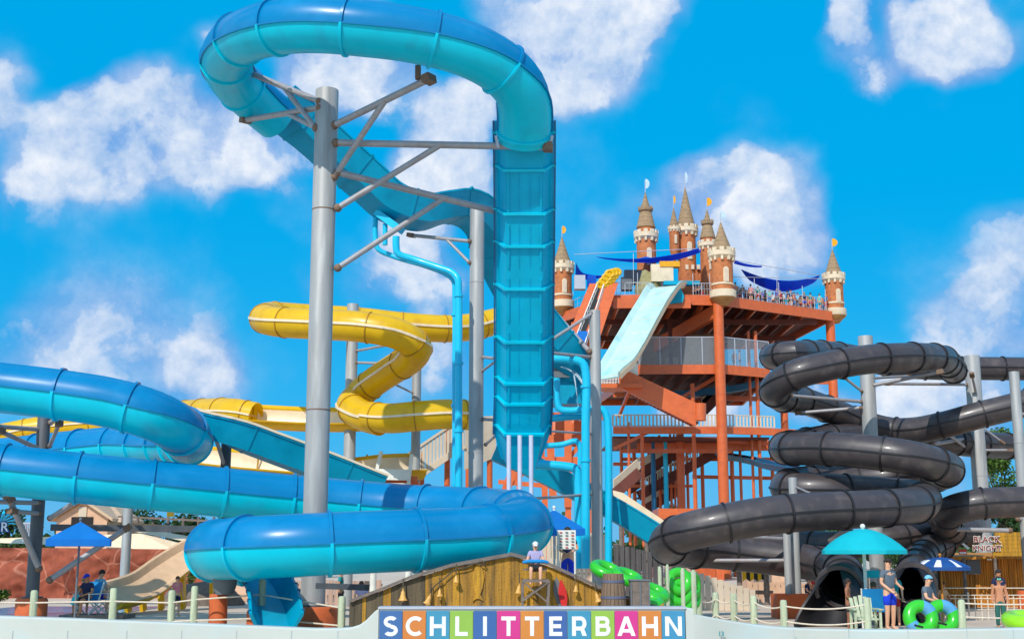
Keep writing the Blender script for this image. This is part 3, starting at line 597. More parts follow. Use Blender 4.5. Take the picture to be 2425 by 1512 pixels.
post('support_post', 'dark weathered post at far left on an orange pier beside the blue square umbrella', 105, 985, 38.5, 30, pier=(.46, .62), m_='steeldk', arms=[
    (90, 1016, -60, 1005, -2.6, .07), (92, 1190, -60, 1186, -2, .07), (118, 1372, 300, 1250, .6, .09), (92, 1345, 22, 1180, -1, .09),
    (120, 1000, 165, 975, -2.4, .07), (118, 1055, 140, 1003, -2, .06), (118, 1226, 190, 1180, -2, .07), (92, 1215, 30, 1210, -1, .07), (92, 1062, 0, 1020, -2, .07)])
dk = thing('dark_crossbeam', 'long dark grey steel beam crossing behind the blue square umbrella', 'beam', P(230, 1255, 39.6))
MB().beam(P(120, 1248, 39.6), P(480, 1252, 40.8), .2, .2).build('beam', 'steeldk', dk, smooth=False)
post('support_post', 'plain grey post in front of the red rock wall right of the blue square umbrella', 305, 1180, 46, 22)
post('support_post', 'short dark grey post propping the straight turquoise flume left of the biggest post', 537, 1035, 40.6, 24, m_='steeldk', arms=[(530, 1098, 508, 1028, -1.2, .06)])
post('support_post', 'tallest grey post amid the upper black coils', 2049, 796, 45.3, 35, arms=[
    (2038, 950, 1868, 936, -1.6, .06), (2038, 965, 1892, 977, .4, .06), (2066, 912, 2225, 880, -1.2, .07), (2040, 925, 1998, 892, -.5, .05), (2066, 895, 2150, 890, 2, .05),
    (2040, 1092, 1912, 1076, -2, .05), (2040, 1110, 1990, 1082, 0, .05), (2066, 1122, 2230, 1112, -2.5, .07), (2066, 1102, 2160, 1062, -2.5, .04)])
post('support_post', 'grey post at right whose top meets the level black tube', 2301, 842, 51, 36, arms=[
    (2288, 910, 2105, 908, -2, .06), (2312, 935, 2302, 888, -1, .05), (2288, 1060, 2226, 1012, -3, .06), (2312, 1065, 2390, 1065, 0, .05), (2312, 1000, 2372, 1045, 0, .04), (2288, 1038, 2205, 1052, -2.6, .07)])
post('support_post', 'slender pale post near the right edge with its beam reaching left over the board sign', 2401, 880, 44, 24, arms=[
    (2392, 1255, 2218, 1252, .2, .08), (2410, 1228, 2480, 1222, .2, .07), (2410, 978, 2470, 985, .2, .05)], pier=(.42, .7))
post('support_post', 'taller pale twin post on the square orange pier in front of the black coils', 1877, 1130, 39.6, 20, arms=[
    (1870, 1172, 1930, 1195, -2.4, .04), (1866, 1276, 1690, 1266, -1.6, .06), (1862, 1326, 1612, 1326, .4, .06), (1885, 1225, 2050, 1220, -1.4, .05), (1885, 1152, 1930, 1172, -2, .03)])
post('support_post', 'shorter pale twin post on the square orange pier in front of the black coils', 1862, 1232, 39.2, 18)
pr_ = P(1872, 1454, 39.4)
MB().box((pr_.x, pr_.y, .36), (.98, .98, .72)).build('concrete_pier', 'pier', smooth=False, label='square orange painted concrete block under the pale twin posts at right', cat='pier')
for x, yt, w_, lb in ((515, 1405, 42, 'round orange concrete pier under the curling end of the low blue tube'), (602, 1442, 36, 'squat round orange pier behind the turquoise run-out trough')):
    c = P(x, 1480, 30.5); r = w_/3000*30.5/2; zt = P(x, yt, 30.5).z
    MB().lathe((c.x, c.y, 0), [(r, 0), (r, zt-.04), (r-.03, zt)], n=28).build('concrete_pier', 'pier', label=lb, cat='pier')
bm = P(770, 1388, 31.6); MB().beam(P(752, 1386, 32), P(870, 1390, 30.5), .12, .14).build('steel_strut', 'steeldk', label='short dark steel strut sticking out right from the base of the biggest post', cat='strut')
# ================================================================ CASTLE SLIDE TOWER
zd = P(1710, 699, 110).z           # top of the castle deck
z2 = P(1710, 865, 111).z; z3 = P(1710, 1012, 112).z; z4 = P(1700, 1062, 114).z
ct = thing('castle_tower', 'orange steel slide tower with a castle of brick turrets on its top deck', 'tower', (22, 118, 0))
C0 = PZ(1710, 700, zd); C1 = P(1968, 700, 117.5); C1.z = zd; C1.x = (1968-1212.5)/3000*117.5*1.02
C3 = P(1332, 730, 118); C3.z = zd
A1 = P(1575, 700, 109.5); A1.z = zd; A2 = P(1450, 700, 110); A2.z = zd
def slab(pts, z, th, name, m_, parent=ct, **k):
    return MB().prism([(p[0], p[1], z-th) for p in pts], (0, 0, th)).build(name, m_, parent, smooth=False, **k)
Bk1 = (28.4, 134); Bk2 = (5.5, 134)
deckpoly = [(C3.x, C3.y), (A2.x, A2.y), (A1.x, A1.y), (C0.x, C0.y), (C1.x, C1.y), Bk1, Bk2]
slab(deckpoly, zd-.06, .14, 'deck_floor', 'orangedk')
fs = MB()
for a, b in zip(deckpoly, deckpoly[1:]+deckpoly[:1]): fs.beam((a[0], a[1], zd-.45), (b[0], b[1], zd-.45), .16, .9)
fs.build('deck_fascia', 'orange', ct, smooth=False)
fs = MB(); fs.beam((A1.x-4.6, A1.y-.2, zd-.85), (A1.x+2.2, A1.y-.2, zd-.85), .2, .9); fs.build('deep_girder', 'orange', ct, smooth=False)
jo = 0
for x in [C3.x+1+i*1.25 for i in range(19)]:
    y0 = 111 if x < C0.x else 110 + (x-C0.x)*.66
    if x < A2.x: y0 = C3.y-(x-C3.x)*.9
    if x > 27.8: break
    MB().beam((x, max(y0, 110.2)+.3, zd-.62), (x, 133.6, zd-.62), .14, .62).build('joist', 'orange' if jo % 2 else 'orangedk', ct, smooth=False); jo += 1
for y in (117, 126): MB().beam((C3.x+1, y, zd-1.1), (28.6, y, zd-1.1), .28, .5).build('cross_girder', 'orangedk', ct, smooth=False)
# second storey
lv2 = [(11.2, 110.5), (C0.x, 110.4), (P(1822, 880, 113).x, 113), (24.5, 134), (9, 134)]
slab(lv2, z2-.05, .2, 'storey_floor', 'orangedk')
fs = MB()
for a, b in zip(lv2, lv2[1:]+lv2[:1]): fs.beam((a[0], a[1], z2-.42), (b[0], b[1], z2-.42), .16, .82)
fs.build('storey_fascia', 'orange', ct, smooth=False)
for i in range(9):
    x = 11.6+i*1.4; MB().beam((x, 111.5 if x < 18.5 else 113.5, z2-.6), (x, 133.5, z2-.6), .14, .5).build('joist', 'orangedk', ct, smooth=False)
for (a, b) in ((lv2[0], lv2[1]), (lv2[1], lv2[2])):
    a = Vector((a[0], a[1], z2)); b = Vector((b[0], b[1], z2)); h = 2.45
    pn = MB(); pn.beam(a+Vector((0, 0, h/2)), b+Vector((0, 0, h/2)), .03, h); pn.build('mesh_panel', 'glass', ct, smooth=False)
    fr_ = MB(); n = 4 if (b-a).length > 5 else 2
    fr_.beam(a+Vector((0, 0, h)), b+Vector((0, 0, h)), .08, .08)
    for i in range(n+1): q = a.lerp(b, i/n); fr_.beam(q, q+Vector((0, 0, h)), .07, .07)
    fr_.build('panel_frame', 'rail', ct, smooth=False)
rw = P(1600, 830, 128); MB().box((15.6, 123, z2+2.4), (8.6, .3, 5.0)).build('rear_wall', 'brownwall', ct, smooth=False)
MB().box((15.6, 122.8, z2+2.0), (1.3, .2, 1.1)).build('window', 'beige', ct, smooth=False)
# third storey: beams and balustrade
b3x0 = P(1452, 1012, 111.5); b3 = [(b3x0.x, 111.5), (C0.x, 111.5), (P(1835, 1016, 113).x, 113), (P(2075, 1022, 118).x, 118)]
for a, b in zip(b3, b3[1:]): MB().beam((a[0], a[1], z3-.28), (b[0], b[1], z3-.28), .3, .62).build('long_beam', 'orange', ct, smooth=False)
slab([(b3x0.x, 112), (C0.x+4.3, 113), (C0.x+4.3, 126), (b3x0.x, 126)], z3-.75, .18, 'storey_floor', 'orangedk')
fs = MB(); fs.beam((P(1490, 0, 116).x, 116, z3-1.35), (P(1830, 0, 116).x, 116, z3-1.35), .3, .7); fs.build('long_beam', 'orange', ct, smooth=False)
MB().beam((P(1452, 0, 114).x, 114, z4-.2), (P(1700, 0, 114).x, 114, z4-.2), .25, .35).build('long_beam', 'orange', ct, smooth=False)
MB().beam((P(1452, 0, 125).x, 125, z4-.1), (P(1850, 0, 125).x, 125, z4-.1), .25, .35).build('long_beam', 'orange', ct, smooth=False)
bal = MB()
for (xa, ya, xb, yb) in ((b3x0.x, 111.8, C0.x, 111.8), (C0.x, 111.8, b3[2][0], 113.2)):
    n = int((xb-xa)/.32)
    for i in range(n+1):
        t = i/n; x = xa+(xb-xa)*t; y = ya+(yb-ya)*t; bal.box((x, y, z3+.62), (.15, .05, .95))
    bal.beam((xa, ya, z3+1.12), (xb, yb, z3+1.12), .1, .08); bal.beam((xa, ya, z3+.14), (xb, yb, z3+.14), .1, .08)
bal.build('balustrade', 'beige', ct, smooth=False)
# columns
def column(x, Y, wpx, ytop, m_='orange', z0=0, ytz=None):
    c = P(x, 1000, Y); r = wpx/3000*Y/2; zt = ytz if ytz is not None else P(x, ytop, Y).z
    MB().lathe((c.x, c.y, 0), [(r, z0), (r, zt)], n=18).build('column', m_, ct); return c
mc = column(1709, 109.8, 25, 0, ytz=zd-.1)
column(1977, 118.2, 22, 0, ytz=zd-.3)
column(1858, 120, 18, 0, ytz=z3+8); column(1520, 113.5, 8, 0, ytz=z3-.4); column(1488, 112, 7, 0, ytz=z3+.5)
column(1520, 112, 9, 0, ytz=z3-.3); column(1609, 116, 20, 0, ytz=z3-.2); column(1642, 112.5, 10, 0, ytz=z3+4)
column(1779, 114, 7, 0, ytz=z3+9); column(1796, 114, 9, 0, ytz=z3+9); column(1702, 124, 12, 0, ytz=z3)
column(1545, 116, 11, 0, m_='tealdark', ytz=z3-.4); column(1574, 116, 11, 0, m_='pipe', ytz=z3-.4); column(1586, 118, 6, 0, ytz=z3)
column(1595, 118, 5, 0, ytz=z3); column(1560, 119, 7, 0, ytz=z3)
MB().beam((mc.x-4, 112, 1.2), (mc.x+.5, 112, 1.2), 4, 2.6).build('base_block', 'pier', ct, smooth=False)
for a, b in (((1454, 1062, 112), (1545, 1018, 112)), ((1600, 950, 116), (1700, 890, 112)), ((1466, 985, 113), (1490, 925, 108))):
    MB().beam(P(*a), P(*b), .22, .28).build('brace', 'orange', ct, smooth=False)
for x0_, y0_, x1_, y1_, Yb, w_ in ((1700, 1042, 2075, 1060, 114.5, .34), (1452, 1098, 1620, 1098, 118, .24), (1640, 1128, 1860, 1132, 122, .26), (1452, 935, 1700, 935, 121, .3), (1700, 942, 1990, 948, 121, .34), (1790, 900, 1975, 905, 120, .3), (1455, 1150, 1640, 1150, 117, .2)):
    MB().beam(P(x0_, y0_, Yb), P(x1_, y1_, Yb+.6), w_*.8, w_*1.3).build('long_beam', 'orange', ct, smooth=False)
for x_, Yb, w_ in ((1470, 119, 8), (1500, 123, 9), (1660, 121, 9), (1730, 122, 10), (1750, 118, 7), (1825, 121, 9), (1625, 118, 7), (1535, 121, 8)): column(x_, Yb, w_, 0, ytz=z3-.3)
# diagonal haunches beneath the deck, at the main column
MB().beam((mc.x-.2, 110.8, zd-1.4), (mc.x-4.2, 122, zd-2.6), .5, 1.2).build('haunch', 'orange', ct, smooth=False)
MB().beam((mc.x-3.5, 116, zd-5.3), (mc.x-3.5, 116, zd-1), .35, .35).build('column', 'orangedk', ct, smooth=False)
# covered orange stair running down to the right, with railed landing
st = MB()
a0, a1, a2, a3 = P(498, 500, 107, '5'), P(1008, 738, 107, '5'), P(1000, 872, 107, '5'), P(505, 622, 107, '5')
st.prism([a3, a2, a1, a0], (0, .14, 0)); st.prism([q+Vector((0, 2.3, 0)) for q in (a3, a2, a1, a0)], (0, .14, 0))
st.prism([a3, a2, a2+Vector((0, 2.3, .25)), a3+Vector((0, 2.3, .25))], (0, 0, -.18)); st.build('stair_panel', 'orange', ct, smooth=False)
u = MB()
for i in range(22): q = a3.lerp(a2, i/21); u.box(q+Vector((0, 1.2, .15)), (.5, 2.2, .16))
u.build('stair_treads', 'orangedk', ct, smooth=False)
MB().cyl(P(1028, 740, 107.2, '5'), P(1028, 850, 107.2, '5'), .5).build('stair_newel', 'orange', ct)
ld = MB(); q0, q1 = P(388, 488, 107, '5'), P(500, 488, 107, '5')
for i in range(7): q = q0.lerp(q1, i/6); ld.beam(q, q-Vector((0, 0, 2.0)), .06, .06)
ld.beam(q0, q1, .08, .08); ld.beam(q0-Vector((0, 0, 1)), q1-Vector((0, 0, 1)), .05, .05); ld.build('landing_rail', 'rail', ct, smooth=False)
MB().box(((q0.x+q1.x)/2, 108, P(0, 622, 107, '5').z-.1), (5.4, 3, .35)).build('landing', 'orange', ct, smooth=False)
MB().box(((q0.x+q1.x)/2, 107.4, (q0.z+P(0, 612, 107, '5').z)/2), (4.9, .05, 2.0)).build('landing_board', 'polewh', ct, smooth=False)
# rear stairs rising right through the lower storeys
def stair(p, q, name='stair_flight', w_=1.8, m_='beige'):
    mb = MB(); mb.beam(p, q, .1, .9); mb.beam(p+Vector((0, w_, 0)), q+Vector((0, w_, 0)), .1, .9); mb.beam(p+Vector((0, w_/2, -.3)), q+Vector((0, w_/2, -.3)), w_*.9, .08); n = 16
    for i in range(n): c = p.lerp(q, (i+.5)/n); mb.box(c+Vector((0, w_/2, .05)), (.42, w_, .08))
    mb.build(name, 'orangedk', ct, smooth=False)
    bl = MB()
    for i in range(n*2): c = p.lerp(q, (i+.5)/n/2); bl.box(c+Vector((0, 0, .75)), (.1, .05, 1.0))
    bl.beam(p+Vector((0, 0, 1.25)), q+Vector((0, 0, 1.25)), .1, .1); bl.build('balustrade', m_, ct, smooth=False)
for q_, (xa_, ya_, xb_, yb_) in enumerate(((660, 1180, 880, 1060), (880, 1300, 660, 1185), (660, 1430, 880, 1305), (560, 1300, 650, 1240))): stair(P(xa_, ya_, 117.5+.9*q_, '5'), P(xb_, yb_, 117.5+.9*q_, '5'), w_=.8)
stair(P(468, 1330, 108, '5'), P(640, 1180, 108, '5')); stair(P(640, 1330, 116, '5'), P(1120, 1060, 119, '5')); stair(P(1040, 800, 120, '5'), P(1140, 700, 120, '5'))
# railing of the top deck
def railing(p, q, n, h=1.15):
    mb = MB(); p, q = Vector(p), Vector(q)
    for i in range(n+1): c = p.lerp(q, i/n); mb.beam(c, c+Vector((0, 0, h+.9 if i % 6 == 0 else h)), *((.055, .055) if i % 3 == 0 else (.022, .022)))
    for t in (1, .55, .08): mb.beam(p+Vector((0, 0, h*t)), q+Vector((0, 0, h*t)), *((.05, .05) if t == 1 else (.022, .022)))
    mb.build('railing', 'rail', ct, smooth=False)
railing((C0.x+.8, C0.y+.6, zd), (C1.x-.6, C1.y-.4, zd), 24); railing((A2.x, A2.y, zd), (A2.x+3.4, A2.y, zd), 9); railing((A1.x+2.6, C0.y+.1, zd), (C0.x-.8, C0.y+.1, zd), 7)
railing((C3.x+1, C3.y, zd), (A2.x, A2.y+.1, zd), 8)

# ---- turrets
def turret(x, Y, y_base, y_tip, wpx, style='corner', flag='flag', z_base=None, fl=(3, 26)):
    c = P(x, 700, Y); k = wpx/3000*Y/54*2.0/ (wpx/3000*Y/54*2.0) * (wpx/3000*Y)   # body diameter in metres
    rb = k/2; zb = P(x, y_base, Y).z; zt = P(x, y_tip, Y).z; H = zt-zb
    o = Vector((c.x, c.y, 0))
    if style == 'corner':
        body = [(rb*.45, zb-.9), (rb*.8, zb-.5), (rb*1.0, zb-.1), (rb*1.02, zb+.02)]
        rt = MB(); rt.lathe(o, [(rb, zb+.3), (rb, zb+H*.55)], n=24); t = rt.build('turret', 'brick', ct)
        MB().lathe(o, [(rb*1.2, zb+.0), (rb*1.24, zb+.05), (rb*1.24, zb+.62), (rb*1.14, zb+.68), (rb*1.0, zb+.7)], n=24).build('base_ring', 'stone', t)
        MB().lathe(o, [(rb*.42, zb-.7), (rb*.7, zb-.42), (rb*1.15, zb-.08), (rb*1.2, zb)], n=24).build('corbel', 'corbel', t)
        MB().lathe(o, [(rb*1.0, zb+1.1), (rb*1.07, zb+1.12), (rb*1.07, zb+1.28), (rb*1.0, zb+1.3)], n=24).build('string_course', 'stone', t)
        zc = zb+H*.50; roofr = rb*.98
    else:
        t = MB().lathe(o, [(rb, zd if wpx > 30 else zb), (rb, zb+H*.45)] if wpx > 30 else [(rb*.3, zb-1.2), (rb, zb-.1), (rb, zb+H*.45)], n=20).build('turret', 'brick', ct); zc = zb+H*.42; roofr = rb*1.0
    cr = MB(); ch = rb*.95
    cr.lathe(o, [(rb*.98, zc), (rb*1.28, zc+ch*.3), (rb*1.28, zc+ch*.78), (rb*.9, zc+ch*.8)], n=24)
    n = 11
    for i in range(n):
        a = 2*math.pi*i/n; v = Vector((math.cos(a), math.sin(a), 0)); w_ = Vector((-math.sin(a), math.cos(a), 0))
        cr.box(o+v*rb*1.2+Vector((0, 0, zc+ch*.9)), (rb*.16, rb*.42, ch*.36), ax=(v, w_, Vector((0, 0, 1))))
        cr.box(o+v*rb*1.12+Vector((0, 0, zc+ch*.02)), (rb*.2, rb*.22, ch*.4), ax=(v, w_, Vector((0, 0, 1))))
    cr.build('battlement', 'stone', t, auto=30)
    zr = zc+ch*.8
    if style == 'tiered':
        z1 = zr+(zt-zr)*.14; z2_ = zr+(zt-zr)*.52
        rf_ = MB(); rf_.lathe(o, [(rb*.9, zr), (rb*.88, z1)], n=20, k=0); rf_.lathe(o, [(rb*1.0, z1), (rb*.62, z2_-.1), (rb*.55, z2_)], n=20, k=1)
        rf_.lathe(o, [(rb*.56, z2_-.05), (rb*.78, z2_+.12), (rb*.78, z2_+.3), (rb*.5, z2_+.35)], n=16, k=1)
        for i in range(8):
            a = 2*math.pi*i/8; rf_.box(o+Vector((math.cos(a)*rb*.7, math.sin(a)*rb*.7, z2_+.42)), (.14, .14, .26), k=1)
        rf_.lathe(o, [(rb*.5, z2_+.3), (rb*.03, zt)], n=16, k=1); rf_.build('roof', ['brick', 'shingle'], t, auto=30)
    else:
        MB().lathe(o, [(roofr*.92, zr-.02), (roofr*1.0, zr+.12), (roofr*.52, zr+(zt-zr)*.5), (rb*.03, zt)], n=20).build('roof', 'shingle', t)
    # arched window facing out
    wv = MB(); yw = o.y-rb*1.0; wz = zb+H*(.27 if style == 'corner' else .2); ww = rb*.2; wh = H*.08 if style == 'corner' else H*.09
    for sx_, m2, ex_ in ((rb*.25, 0, 1.25), (rb*.16, 1, 1.0)):
        arcp = [(math.cos(q)*sx_, math.sin(q)*sx_) for q in [math.pi*i/8 for i in range(9)]]
        pts = [(o.x+rb*.18+sx_, yw-.02*ex_*(2-m2)+(.02 if m2 == 0 else -.05), wz-wh)] + [(o.x+rb*.18+a_, yw-(.0 if m2 == 0 else .07), wz+wh+b_) for a_, b_ in arcp] + [(o.x+rb*.18-sx_, yw, wz-wh)]
        pts = [(q[0], yw-(.04 if m2 == 0 else .08), q[2]) for q in pts]
        wv.prism(pts, (0, .3, 0), k=m2)
    wv.build('window', ['stone', 'beige'], t, smooth=False)
    fp = MB(); fp.cyl((o.x, o.y, zt-.2), (o.x, o.y, zt+fl[1]/3000*Y), .035, n=8, k=0); fh = fl[1]/3000*Y
    n = 10; pts = []
    for i in range(n+1):
        a = math.pi*i/n; pts.append((o.x+.04+math.sin(a)*fl[0]/3000*Y, o.y, zt+fh*.72+math.cos(a)*fh*.42))
    pts.append((o.x+.04, o.y, zt+fh*.5)); fp.prism(pts, (0, .05, 0), k=1)
    fp.build('pennant', ['rail', flag], t, smooth=False)
    return t
turret(1712, 109.6, 706, 526, 52, fl=(12, 24), flag='flagpale')
turret(1332, 118, 729, 560, 46, fl=(9, 24))
turret(1976, 118.4, 748, 590, 43, fl=(13, 24))
turret(1533, 120, 655, 455, 47, 'tiered', flag='flagpale', fl=(10, 30))
turret(1629, 122, 640, 443, 45, 'plain', flag='flagpale', fl=(6, 34))
turret(1600, 121, 590, 490, 24, 'plain', fl=(5, 26))
turret(1680, 121, 660, 495, 39, 'tiered', fl=(12, 26))
# keep walls joining the inner turrets
kp = MB(); zk = P(1600, 636, 121).z
kp.box((P(1635, 0, 122).x, 122.6, (zd+zk)/2), (3.4, 2.4, zk-zd), k=0); kp.box((P(1530, 0, 122).x, 121, (zd+zk)/2-.2), (2.9, 2.6, zk-zd-.2), k=1)
kp.box((P(1680, 0, 122).x, 121.6, (zd+zk)/2), (2.2, 2.2, zk-zd), k=1)
for i in range(5): kp.box((P(1610+i*13, 0, 121.2).x, 121.2, zk+.2), (.3, .3, .45), k=1)
kp.build('keep', ['brick', 'stone'], ct, smooth=False)
# equipment on the deck
e = MB(); e.box(P(905, 845, 112, '4')+Vector((0, 0, .2)), (2.0, .6, 1.6), k=0); e.box(P(960, 765, 112, '4'), (1.8, .8, .5), k=1); e.build('start_gate', ['stone', 'flag'], ct, smooth=False)
MB().box(P(1050, 905, 111, '4'), (3.2, .8, .35)).build('start_bench', 'teal', ct, smooth=False)
e = MB()
for x, y, w_, h_ in ((690, 860, 1.7, 1.3), (640, 910, 1.0, 1.2), (780, 905, 1.2, 1.3), (290, 900, 1.0, 1.3), (380, 890, .8, 1.0)):
    MB().box(P(x, y, 113.5+x*.004, '4'), (w_, .9, h_)).build('equipment_cabinet', 'rail' if x in (290, 780) else ('greyp' if x > 600 else 'sail'), ct, smooth=False)
md = MB().ball(P(800, 960, 112.6, '4'), 1.5, 14, sc=(.8, .6, 1.15)).build('rock_mound', mat('olive_rock', (150,140,96), .9, var=.25, bump=.6), ct)
for v in md.data.vertices: v.co *= 1+.25*noise.noise(v.co*1.7)
# ---- shade sails
def sail(label, pts, sag, **k):
    a, b, c, d = [Vector(q) for q in pts]; n = 10; vs = []; mb = MB()
    for i in range(n+1):
        for j in range(n+1):
            s_, t_ = i/n, j/n; q = (a.lerp(b, s_)).lerp(d.lerp(c, s_), t_); q.z -= sag*(4*s_*(1-s_)*.6+4*t_*(1-t_)*.4); vs.append(q)
    vs2 = [q+Vector((0, 0, .04)) for q in vs]
    f_ = [(i*(n+1)+j, i*(n+1)+j+1, (i+1)*(n+1)+j+1, (i+1)*(n+1)+j) for i in range(n) for j in range(n)]
    mb.add(vs, f_); mb.add(vs2, [q[::-1] for q in f_]); return mb.build('shade_sail', 'sail', label=label, cat='shade sail', group='blue shade sails on the castle deck')
sail('long dark blue shade sail stretched across the front of the inner castle turrets', [P(1410, 608, 114), P(1655, 588, 114), P(1660, 590, 119), P(1530, 608, 119)], .9)
sail('dark blue shade sail slung low over the crowd right of the front castle turret', [P(1755, 638, 113), P(1942, 652, 118), P(1900, 668, 122), P(1800, 668, 122)], 1.3)
sail('narrow blue shade sail running right from the crown of the front castle turret', [P(1738, 616, 110.6), P(1805, 630, 113), P(1800, 632, 117), P(1738, 624, 115)], .2)
sail('small peaked blue shade sail right of the left corner turret', [P(1364, 622, 119), P(1384, 648, 119), P(1450, 650, 121), P(1362, 660, 121)], .4)
cb = MB()
for a, b in (((1360, 602, 116), (1660, 588, 115)), ((1740, 616, 111), (1940, 652, 118)), ((1720, 655, 111), (1955, 660, 118)), ((1840, 640, 114), (1840, 720, 114)), ((1500, 600, 111), (1500, 690, 111))): cb.cyl(P(*a), P(*b), .03, n=6)
cb.build('sail_cable', 'rail', ct)

# ---- pale open slide from the castle deck
ps = thing('open_slide', 'wide pale aqua open slide plunging from the castle deck left of the main column', 'water slide', P(1440, 880, 100))
pth = [P(960, 925, 111, '4'), P(925, 935, 109.6, '4'), P(880, 1000, 108.4, '4'), P(800, 1130, 106.8, '4'), P(710, 1290, 105, '4'), P(630, 1430, 103.4, '4'), P(560, 1540, 102.2, '4'), P(500, 1610, 101.6, '4')]
ff = frames(crom(pth, .4)); pr = [(-1.6, .42), (-1.6, .3), (-1.32, -.1), (1.32, -.1), (1.6, .3), (1.6, .42), (1.5, .42), (1.22, .0), (-1.22, .0), (-1.5, .42)]
MB().sweep(ff, pr).build('slide_bed', 'pale', ps)
for sg in (-1, 1): MB().sweep(ff, [(sg*1.36, -.12), (sg*1.64, .3), (sg*1.64, .16), (sg*1.36, -.3)]).build('side_wall', 'teal' if sg > 0 else 'cream', ps)
MB().prism([P(960, 1000, 108.9, '4'), P(1010, 930, 108.9, '4'), P(1045, 940, 108.9, '4'), P(1072, 1000, 108.9, '4'), P(1060, 1045, 108.9, '4'), P(960, 1055, 108.9, '4')], (0, .35, 0)).build('entry_side', 'teal', ps, smooth=False)
for i in range(2, len(ff)-1, 5):
    p, a, b = ff[i]; MB().beam(p-a*1.2+b*.012, p+a*1.2+b*.012, .05, .02, up=b).build('joint_line', 'stone', ps, smooth=False)
# ---- orange conveyor with yellow tubes
cv = thing('tube_conveyor', 'steep orange tube conveyor with black belt and white rails climbing to the castle deck', 'conveyor', P(230, 1300, 106, '4'))
def band(x0, w0, x1, w1, y0, y1, Ya, Yb, th, nm, m_):
    a, b, c, d = P(x0, y0, Ya, '4'), P(x0+w0, y0, Ya, '4'), P(x1+w1, y1, Yb, '4'), P(x1, y1, Yb, '4')
    MB().prism([d, c, b, a], (0, th, 0)).build(nm, m_, cv, smooth=False)
band(365, 70, 185, 75, 905, 1330, 109.2, 106, .5, 'side_panel', 'orange'); band(460, 118, 330, 118, 900, 1290, 109.2, 106.3, .5, 'side_panel', 'orange')
band(425, 45, 245, 60, 915, 1340, 109.1, 105.9, .3, 'belt', 'black')
MB().prism([P(240, 1390, 105.4, '4'), P(330, 1390, 105.4, '4'), P(350, 1260, 105.9, '4'), P(280, 1260, 105.9, '4')], (0, .25, 0)).build('tube_on_belt', 'canopy', cv, smooth=False)
for xa, xb in ((420, 240), (470, 330)):
    mb = MB(); p, q = P(xa, 910, 108.8, '4'), P(xb-10, 1380, 105.2, '4'); mb.beam(p, q, .08, .08); mb.beam(p-Vector((0, 0, .45)), q-Vector((0, 0, .45)), .05, .05)
    for i in range(14): c = p.lerp(q, i/13); mb.beam(c, c-Vector((0, 0, .5)), .05, .05)
    mb.build('hand_rail', 'polewh', cv, smooth=False)
MB().box(P(330, 1450, 110, '4'), (2.4, .6, 6)).build('lower_housing', 'orange', cv, smooth=False)
for i in range(12):
    p = P(450+(i//3)*22+(i % 3)*24, 915-(i//3)*28-(i % 3)*6, 109+.12*(i % 3), '4')
    t = MB(); n = 18; R_, r_ = .34, .16
    vs = [p + Vector(((R_+r_*math.cos(b))*math.cos(a), r_*math.sin(b), (R_+r_*math.cos(b))*math.sin(a)*.8)) for a in [2*math.pi*q/n for q in range(n)] for b in [2*math.pi*q/8 for q in range(8)]]
    t.add(vs, [(q*8+j, q*8+(j+1) % 8, ((q+1) % n)*8+(j+1) % 8, ((q+1) % n)*8+j) for q in range(n) for j in range(8)])
    t.build('swim_tube', 'yel', label='yellow swim tube in the slanting heap at the top of the orange conveyor', cat='swim tube', group='yellow tubes at the top of the conveyor')
# blue flumes passing under the castle storeys
bf = thing('open_flume', 'dusty blue flume passing level under the second castle storey', 'water slide', P(1400, 690, 121, '5'))
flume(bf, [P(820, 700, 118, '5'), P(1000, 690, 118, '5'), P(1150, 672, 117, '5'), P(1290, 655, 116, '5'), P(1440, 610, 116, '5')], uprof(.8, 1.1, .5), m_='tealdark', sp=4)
bf = thing('open_flume', 'blue flume descending right behind the orange columns towards the lower black coil', 'water slide', P(1700, 1180, 100, '5'))
flume(bf, [P(1150, 1085, 125, '5'), P(1260, 1105, 120, '5'), P(1380, 1130, 112, '5'), P(1480, 1160, 104, '5'), P(1640, 1190, 96, '5')], uprof(.7, 1.1, .5), m_='tealdark', sp=4)
